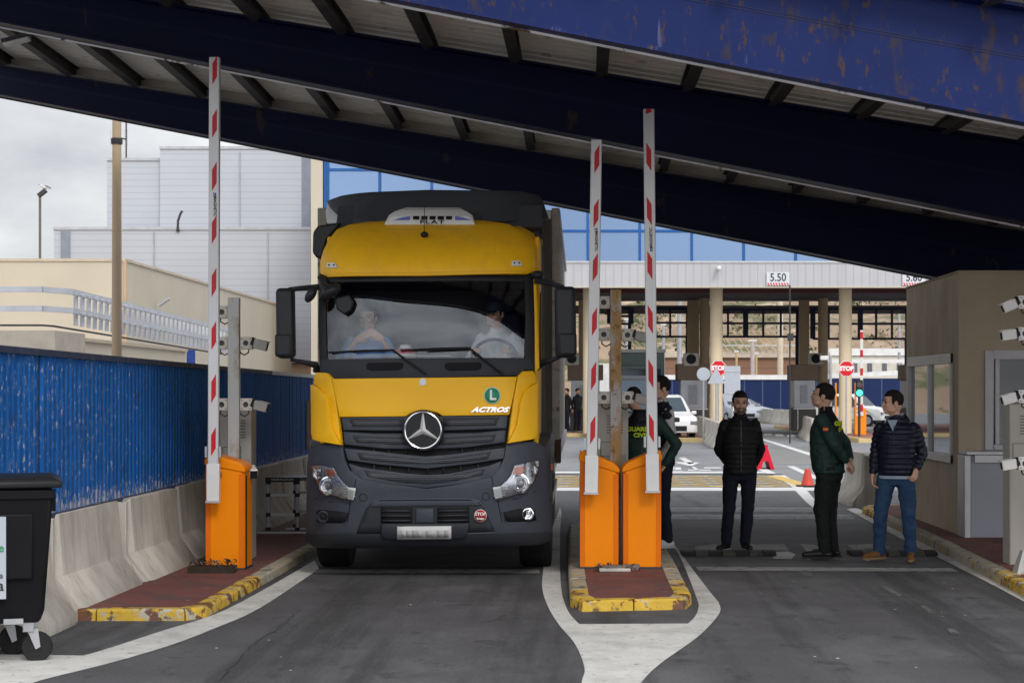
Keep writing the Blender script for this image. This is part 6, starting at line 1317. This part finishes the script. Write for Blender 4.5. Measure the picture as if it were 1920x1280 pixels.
def skin_mat(name, col): return M(name, col, .55, var=.10, vs=14, bump=.15, bs=160, spots=[((col[0] * .8, col[1] * .55, col[2] * .5), .56, .12, 22, (1, 1, 1), .5)])
SKIN = skin_mat('skin tan', (.56, .34, .24)); SKIN2 = skin_mat('skin ruddy', (.60, .36, .26))
HAIRD = M('hair dark', (.012, .009, .008), .8, var=.4, vs=60, bump=.6, bs=300); HAIRG = M('beard grey', (.17, .12, .095), .9, var=.5, vs=90, bump=.6, bs=300)
def person(label, loc, rz, H, J, top, bot, shoe, skin=SKIN, hyaw=0, hpitch=0, hroll=0, lean=(0, 0), torso=None, quilt=0.0, sleeve=None, hairline=.062, beard=None, jlen=.86, girth=1.0, seated=False, group=None, cuff=.035, collar=True, belly=0.0, hoff=(0, 0), tname='jacket', bald=False):
    sc = H / 1.78; t = thing('person', label, 'person', loc, rz, group); t.scale = (sc, sc, sc)
    d = dict(hip=[(-.095, 0, .92), (.095, 0, .92)], knee=[(-.11, -.015, .50), (.11, -.015, .50)], ank=[(-.115, .03, .09), (.115, .03, .09)], toe=[(-.14, -.16, .03), (.14, -.16, .03)],
             sho=[(-.165, .01, 1.40), (.165, .01, 1.40)], elb=[(-.23, .05, 1.12), (.23, .05, 1.12)], wri=[(-.25, -.02, .88), (.25, -.02, .88)], hd=[(0, -.1, -1), (0, -.1, -1)], pn=[(1, 0, 0), (-1, 0, 0)], curl=[.5, .5])
    d.update(J); lx = lambda z: lean[0] * (z - .93); ly = lambda z: lean[1] * (z - .93)
    L_ = lambda p: Vector((p[0] + lx(p[2]), p[1] + ly(p[2]), p[2]))
    g = girth
    # skin: one continuous body
    m = MB(); tr = torso or [(.84, .155, .105, .0), (.95, .165, .115, .0), (1.06, .145, .10 + belly * .4, -.005 - belly * .3), (1.2, .155, .105 + belly * .3, -.01 - belly * .2), (1.32, .15, .10, .0), (1.40, .115, .075, .01), (1.45, .07, .055, .012), (1.49, .052, .05, .012)]
    rings(m, tr, lean=lean); hc = L_((hoff[0], -.012 + hoff[1], 1.652)); nk = L_((0, .015, 1.45))
    capsule(m, [nk, nk.lerp(hc, .45), hc + Vector((0, .02, -.03))], [.06, .054, .05], 16, 3)
    Rm = Euler((R(hpitch), R(hroll), R(hyaw)), 'XYZ').to_matrix(); Rm = Matrix.Rotation(R(hyaw), 3, 'Z') @ Matrix.Rotation(R(hpitch), 3, 'X') @ Matrix.Rotation(R(hroll), 3, 'Y')
    Rm = Rm * 1.1; head(m, hc, Rm)
    for s in (0, 1):
        hp = d['hip'][s]; capsule(m, [hp, d['knee'][s], d['ank'][s]], [.07, .045, .032], 12); capsule(m, [d['ank'][s], d['toe'][s]], [.03, .025], 10)
        sh, el, wr = (L_(d[k][s]) if k == 'sho' else Vector(d[k][s]) for k in ('sho', 'elb', 'wri')); capsule(m, [sh, el, wr], [.038, .034, .025], 12); hand(m, wr, d['hd'][s], d['pn'][s], d['curl'][s], (1, -1)[s])
    body = finish(m, 'body', skin, t, .0075, 2)
    f = lambda *p: hc + Rm @ Vector(p)
    m = MB()
    for s in (-1, 1): m.ball(f(s * .030, -.0795, .006), .0125, .009, .006, 10, Rm)
    m.build('eyes', M('eye dark', (.03, .02, .018), .3), body)
    m = MB()
    for s in (-1, 1): m.tube([f(s * .012, -.092, .024), f(s * .032, -.0905, .031), f(s * .052, -.074, .026)], [.003, .0045, .003], 6)
    m.build('eyebrows', HAIRD, body)
    if not bald:
        m = MB(); shell(m, hc, Rm, 1.0, lambda x, y, z: (z > hairline + (.0 if y < -.03 else 0)) if y < -.035 else (z > .01 - (y + .035) * .9 if y < .04 else z > -.055), (0, .014, .034), (.0795, .0985, .0925))
        h = m.build('hair', HAIRD, t, smooth=180); s = h.modifiers.new('t', 'SOLIDIFY'); s.thickness = .008; s.offset = -1
        tx = bpy.data.textures.get('tufts') or bpy.data.textures.new('tufts', 'CLOUDS'); tx.noise_scale = .012; d_ = h.modifiers.new('tufts', 'DISPLACE'); d_.texture = tx; d_.strength = .012; d_.texture_coords = 'LOCAL'
    if beard:
        m = MB(); shell(m, hc, Rm, 1.0, lambda x, y, z: z < -.040 and y < .03, (0, -.018, -.036), (.0635, .0765, .0885)); m.ball(f(0, -.060, -.092), .032, .027, .022, 14, Rm)
        h = m.build('beard', beard, t, smooth=180)
    # trousers
    m = MB(); rings(m, [(.80, .15 * g, .105 * g, .0), (.90, .182 * g, .13 * g, .005), (1.0, .172 * g, .12 * g, 0), (1.05, .165 * g, .118 * g, 0)], lean=(0, 0))
    for s in (0, 1):
        hp, kn, an = Vector(d['hip'][s]), Vector(d['knee'][s]), Vector(d['ank'][s]); capsule(m, [hp + Vector((0, .0, -.02)), hp.lerp(kn, .5), kn, kn.lerp(an, .35), an + (kn - an) * .05], [.098 * g, .087 * g, .070 * g, .069, .060], 16)
    finish(m, 'trousers', bot, t, .010, 2, .030, .07)
    # shoes
    for s in (0, 1):
        an, to = Vector(d['ank'][s]), Vector(d['toe'][s]); dr = (to - an); dr.z = 0; dr.normalize(); heel = an - dr * .045; heel.z = an.z - .045; m = MB()
        zb = an.z - .062; tz = Vector((to.x, to.y, zb + .03)); hz = Vector((heel.x, heel.y, zb + .035))
        capsule(m, [hz, hz.lerp(tz, .5) + Vector((0, 0, .006)), tz + dr * .03], [.037, .040, .034], 12); capsule(m, [an + Vector((0, 0, .0)), hz.lerp(tz, .35) + Vector((0, 0, .02))], [.042, .04], 12)
        o = finish(m, 'shoe', shoe[0], t, .008, 2); sd = MB(); w_ = Vector((-dr.y, dr.x, 0)); a, b = hz - dr * .04, tz + dr * .06
        ol = [a - w_ * .028, a.lerp(b, .1) - w_ * .036, a.lerp(b, .6) - w_ * .042, b - w_ * .022, b + w_ * .022, a.lerp(b, .6) + w_ * .042, a.lerp(b, .1) + w_ * .036, a + w_ * .028]
        sd.prism([(p.x, p.y, zb - .008) for p in ol], (0, 0, .022)); sd.build('sole', shoe[1], o, bevel=.004)
    # upper garment
    q = [(jlen, .185 * g, .135 * g, .0 - belly * .4), (jlen + .06, .185 * g, .138 * g + belly * .3, -.005 - belly * .6), (1.04, .178 * g, .130 * g + belly, -.008 - belly * .8), (1.2, .190 * g, .135 * g + belly * .6, -.01 - belly * .5), (1.32, .198 * g, .135 * g, .0), (1.40, .178 * g, .112 * g, .01), (1.455, .118, .085, .014), (1.50, .076, .074, .012), (1.53, .068, .068, .012)]
    q = sorted(q); m = MB(); rings(m, q, quilt=quilt, lean=lean); sl = m if sleeve is None else MB()
    for s in (0, 1):
        sh, el, wr = (L_(d[k][s]) if k == 'sho' else Vector(d[k][s]) for k in ('sho', 'elb', 'wri')); w2 = wr.lerp(el, cuff / max(.05, (wr - el).length))
        capsule(sl, [sh, sh.lerp(el, .5), el, el.lerp(w2, .5), w2], [.064 * g, .060 * g, .053 * g, .048 * g, .041], 16, quilt=quilt if sleeve is None else 0)
        if sleeve is not None: capsule(m, [sh + Vector((0, 0, .01)), sh + Vector(((-.012, .012)[s], 0, -.05))], [.062 * g, .066 * g], 14, 3)
    jk = finish(m, tname, top, t, .0085 if quilt else .010, 2, .014 if quilt else .028, .09 if quilt else .075)
    if sleeve is not None: finish(sl, 'sleeves', sleeve, t, .010, 2, .022, .06)
    if collar:
        m = MB(); cc = L_((0, .012, 1.5)); pr = [(.064, -.02), (.070, .045), (.061, .047), (.055, -.01)]
        rg = [[cc + Vector((r_ * math.cos(2 * math.pi * k / 28), r_ * .95 * math.sin(2 * math.pi * k / 28), z - (.012 if math.sin(2 * math.pi * k / 28) < -.5 else 0))) for k in range(28) if abs((k % 28) - 21) > 1] for r_, z in pr]
        m.loft(rg, close=False, cap=False); c_ = m.build('collar', collar if collar is not True else top, jk, smooth=60); s_ = c_.modifiers.new('t', 'SOLIDIFY'); s_.thickness = .006
    return t, jk, hc, Rm, lean
def zipper(jk, z0, z1, yf, mat, lean=(0, 0)):
    m = MB(); m.tube([(lean[0] * (z - .93), yf(z) + lean[1] * (z - .93), z) for z in [z0 + (z1 - z0) * k / 8 for k in range(9)]], .0045, 6); return m.build('zip', mat, jk)

blk_v = M('vest black', (.008, .008, .010), .65, var=.2, vs=8); blk_s = M('sleeve black', (.009, .009, .011), .85, var=.2, vs=8, bump=.3, bs=90); jean_d = M('denim black blue', (.008, .010, .020), .85, var=.2, vs=8, bump=.3, bs=150)
shoe_k = M('shoe black', (.010, .010, .011), .45, var=.2); sole_w = M('sole pale', (.38, .37, .36), .7)
pose1 = dict(knee=[(-.125, -.03, .50), (.085, -.02, .50)], ank=[(-.155, .0, .09), (.06, .03, .09)], toe=[(-.23, -.13, .03), (.09, -.15, .03)],
             sho=[(-.165, .01, 1.405), (.165, .01, 1.405)], elb=[(-.235, .09, 1.13), (.24, .09, 1.13)], wri=[(-.10, .19, .95), (.16, .17, .93)], hd=[(.8, .1, -.3), (-.25, -.2, -1)], pn=[(0, 1, 0), (-.3, 1, 0)], curl=[.8, .6])
p1 = person('bearded man in a black padded vest facing the camera, hands behind his back', (1.735, 19.25, 0.004), 0, 1.755, pose1, blk_v, jean_d, (shoe_k, sole_w), hyaw=4, hpitch=6, quilt=.010, sleeve=blk_s, beard=HAIRG, tname='vest')
zipper(p1[1], .90, 1.46, lambda z: -.142 + max(0, z - 1.34) * .35, M('zip grey', (.16, .16, .17), .4, .5))
MB().box(-.05, .05, -.07, -.055, 1.44, 1.50).build('undershirt', blk_s, p1[0], bevel=.01)
# officer seen from the side
green = M('uniform green', (.010, .030, .024), .6, var=.18, vs=7, bump=.25, bs=110, extra=None)
def yoke(t, co, cur):
    K = t.links.new; s = t.nodes.new('ShaderNodeSeparateXYZ'); K(co, s.inputs[0]); l = t.nodes.new('ShaderNodeMath'); l.operation = 'GREATER_THAN'; l.inputs[1].default_value = 1.29; K(s.outputs[2], l.inputs[0])
    a = t.nodes.new('ShaderNodeMath'); a.operation = 'ABSOLUTE'; K(s.outputs[0], a.inputs[0]); l2 = t.nodes.new('ShaderNodeMath'); l2.operation = 'LESS_THAN'; l2.inputs[1].default_value = .165; K(a.outputs[0], l2.inputs[0]); mu = t.nodes.new('ShaderNodeMath'); mu.operation = 'MULTIPLY'; K(l.outputs[0], mu.inputs[0]); K(l2.outputs[0], mu.inputs[1])
    x = t.nodes.new('ShaderNodeMix'); x.data_type = 'RGBA'; x.inputs[7].default_value = (.007, .008, .012, 1); K(mu.outputs[0], x.inputs[0]); K(cur, x.inputs[6]); return x.outputs[2]
uni = M('uniform jacket', (.011, .036, .029), .6, var=.18, vs=7, bump=.25, bs=110, extra=yoke); uni_t = M('uniform trousers', (.007, .009, .009), .8, var=.2, vs=6, bump=.3, bs=110)
neon = M('neon lettering', (.55, .72, .02), .5); neon.node_tree.nodes['Principled BSDF'].inputs['Emission Strength'].default_value = 0
pose2 = dict(hip=[(-.095, .0, .92), (.095, .0, .92)], knee=[(-.10, -.02, .50), (.11, -.05, .50)], ank=[(-.10, .02, .09), (.12, -.02, .09)], toe=[(-.13, -.15, .03), (.16, -.18, .03)],
             sho=[(-.18, .0, 1.41), (.18, .0, 1.41)], elb=[(-.25, .11, 1.16), (.24, .11, 1.16)], wri=[(-.10, .20, 1.0), (.11, .21, .99)], hd=[(.6, .25, -.45), (-.4, .45, -.5)], pn=[(0, -1, 0), (0, -1, 0)], curl=[.5, .7])
p2 = person('man in dark green uniform seen from his left side, hands clasped behind his back', (2.575, 18.3, 0.012), R(-110), 1.83, pose2, uni, uni_t, (shoe_k, shoe_k), skin=SKIN, hyaw=6, hpitch=-12, girth=1.15, belly=.008, lean=(-.01, -.075), jlen=.88, collar=M('collar black', (.008, .008, .012), .7))
def back_text(jk, words, zc, size, mat, hw, hd, y0, gap=.052, lean=(0, 0)):
    for k, s in enumerate(words):
        o = text('lettering', s, size, mat, jk, (0, 0, 0), (0, 0, 0), .0015, .0028, 1.12)
        for v in o.data.vertices:
            x, z = -v.co.x, v.co.y; x = max(-hw * .95, min(hw * .95, x)); a = x / hw
            v.co = Vector((x + lean[0] * (zc - .93), y0 + lean[1] * (zc - .93) + hd * (1 - abs(a) ** 2.3) ** (1 / 2.3) + .007 - v.co.z, zc - k * gap + z))
back_text(p2[1], ['GUARDIA', 'CIVIL'], 1.375, .065, neon, .225, .150, .0, .062, (-.01, -.075))
m = MB()
for k, c_ in enumerate((0, 1, 0)): m.m(c_).box(.292, .30, .005, .055, 1.305 + k * .012, 1.317 + k * .012)
m.build('flag_patch', [M('patch red', (.5, .02, .03), .6), M('patch yellow', (.62, .4, .04), .6)], p2[1])
m = MB(); rings(m, [(.955, .205, .15, 0), (.985, .205, .15, 0)], lean=(0, 0)); m.build('belt', M('belt black', (.006, .006, .007), .5), p2[0], smooth=60)
# man in the padded jacket
navy = M('padded jacket navy', (.010, .011, .028), .42, var=.15, vs=8); jean_b = M('denim blue', (.022, .052, .115), .85, var=.2, vs=6, bump=.35, bs=150, spots=[((.045, .085, .16), .55, .12, 4, (1, 1, .5), .6)]); shoe_t = M('shoe suede', (.17, .075, .025), .9, var=.2, vs=12)
pose3 = dict(hip=[(-.10, .0, .90), (.09, .0, .90)], knee=[(-.155, -.08, .49), (.13, -.03, .49)], ank=[(-.19, .02, .09), (.135, .05, .09)], toe=[(-.28, -.11, .03), (.17, -.13, .03)],
             sho=[(-.17, .0, 1.395), (.175, .01, 1.395)], elb=[(-.235, .03, 1.13), (.255, .08, 1.14)], wri=[(-.24, -.06, .90), (.215, -.065, .955)], hd=[(.05, -.2, -1), (-.15, -.45, -.8)], pn=[(1, 0, 0), (-.8, .5, 0)], curl=[.6, 1.15])
p3 = person('man in a navy quilted jacket and blue jeans looking left, tan shoes', (3.235, 18.05, 0.012), R(-22), 1.755, pose3, navy, jean_b, (shoe_t, M('sole tan', (.25, .17, .09), .8)), skin=SKIN2, hyaw=-58, hpitch=0, quilt=.013, girth=1.05, belly=.015, jlen=.90, hairline=.068, hoff=(-.04, -.02), collar=M('shirt pale blue', (.34, .40, .50), .8))
MB().prism([(-.075, -.116, 1.475), (-.012, -.134, 1.36), (.03, -.118, 1.475)], (0, .02, 0)).build('shirt_front', M('shirt pale blue', (.34, .40, .50), .8), p3[0]); zipper(p3[1], .93, 1.44, lambda z: -.158 + max(0, z - 1.3) * .30, M('zip navy', (.03, .03, .05), .4))
m = MB(); rings(m, [(.868, .190, .135, -.01), (.915, .190, .138, -.01)]); m.build('shirt_hem', M('shirt pale blue', (.34, .40, .50), .8), p3[0], smooth=60)
m = MB(); capsule(m, [(-.10, .07, 1.46), (-.05, .115, 1.50), (.05, .115, 1.50), (.10, .07, 1.46)], [.03, .04, .04, .03], 12); finish(m, 'hood', navy, p3[1], .01, 3, .01)
# officer with his back to the camera and the man in the dark waistcoat
pose4 = dict(sho=[(-.19, 0, 1.42), (.19, 0, 1.42)], elb=[(-.37, -.02, 1.17), (.26, -.02, 1.13)], wri=[(-.225, -.03, .93), (.2, -.15, .98)], hd=[(.5, -.4, -.8), (0, -1, 0)], pn=[(1, 0, 0), (0, 0, -1)], curl=[.5, .6])
p4 = person('man in green uniform with his back to the camera behind the island gates', (.63, 18.05, .098), R(180), 1.70, pose4, uni, uni_t, (shoe_k, shoe_k), hyaw=-10, hoff=(.05, -.04), girth=1.08, lean=(.06, 0), collar=M('collar black', (.008, .008, .012), .7))
back_text(p4[1], ['GUARDIA', 'CIVIL'], 1.335, .062, neon, .22, .150, .0, .064, (.06, 0))
shirt_w = M('shirt white', (.52, .50, .48), .85, var=.06, vs=6, extra=stripes(0, .018, .004, (.40, .40, .42)))
pose5 = dict(sho=[(-.19, .0, 1.42), (.19, .0, 1.42)], elb=[(-.23, .03, 1.12), (.225, .04, 1.12)], wri=[(-.15, -.1, .92), (.19, -.08, .93)], hd=[(.3, -.4, -1), (0, -.3, -1)], pn=[(1, 0, 0), (-1, 0, 0)])
p5 = person('man in a dark waistcoat over a white shirt, face half hidden by the taller boom', (.835, 18.55, .098), R(-72), 1.82, pose5, M('waistcoat navy', (.010, .012, .022), .75, var=.15, vs=8), jean_d, (M('shoe white', (.5, .5, .5), .6), sole_w), sleeve=shirt_w, hyaw=8, collar=shirt_w, tname='waistcoat')
# two people far off by the left toll booth
for px_, lab in ((1063, 'distant person in black beside the lorry box edge, by the far toll booth'), (1083, 'distant person in dark clothes left of the cream column')):
    o = dup(p1[0], None, (P(px_, 0, 70)[0], 70 + (1.2 if px_ > 1070 else 0), .147), R(40 if px_ > 1070 else -60), lab)
# lorry occupants
def seat_pose(**k): d = dict(hip=[(-.10, .0, .92), (.10, .0, .92)], knee=[(-.14, -.42, .97), (.14, -.42, .97)], ank=[(-.14, -.44, .56), (.14, -.44, .56)], toe=[(-.14, -.58, .52), (.14, -.58, .52)]); d.update(k); return d
blue_s = M('shirt blue', (.20, .40, .82), .85, var=.1, vs=6)
person('passenger in a blue shirt behind the windscreen, both hands raised to his mouth', (-TX - .69, TY + 1.42, .865), R(6), 1.76, seat_pose(elb=[(-.29, -.16, 1.20), (.27, -.16, 1.20)], wri=[(-.11, -.31, 1.42), (.14, -.31, 1.43)], hd=[(.85, -.1, .45), (-.8, -.15, .5)], pn=[(0, 1, .1), (0, 1, .1)], curl=[.4, .45]), blue_s, jean_d, (shoe_k, shoe_k), skin=SKIN2, hyaw=-18, hpitch=4, beard=None, collar=False, tname='shirt', cuff=.16)
pd = person('driver in a grey shirt and dark cap behind the steering wheel', (-TX + .62, TY + 1.42, .90), R(-8), 1.76, seat_pose(elb=[(-.28, -.14, 1.16), (.29, -.14, 1.16)], wri=[(-.15, -.38, 1.24), (.19, -.38, 1.24)], hd=[(.2, -.6, .5), (-.2, -.6, .5)], pn=[(0, -.3, -1), (0, -.3, -1)], curl=[1, 1]), M('shirt grey', (.55, .57, .60), .85, var=.15, vs=9), jean_d, (shoe_k, shoe_k), hyaw=-14, hpitch=12, hoff=(-.02, -.04), lean=(0, -.06), collar=False, tname='shirt', cuff=.2)
capm = M('cap slate', (.02, .03, .045), .7); hc, Rm = pd[2], pd[3]; m = MB(); shell(m, hc, Rm, 1.0, lambda x, y, z: z > .03, (0, .012, .034), (.086, .105, .102)); f = lambda *p: hc + Rm @ Vector(p)
m.prism([f(-.07, -.07, .04), f(-.06, -.15, .03), (f(0, -.175, .03)), f(.06, -.15, .03), f(.07, -.07, .04)], Rm @ Vector((0, 0, .008))); c_ = m.build('cap', capm, pd[0], smooth=60)
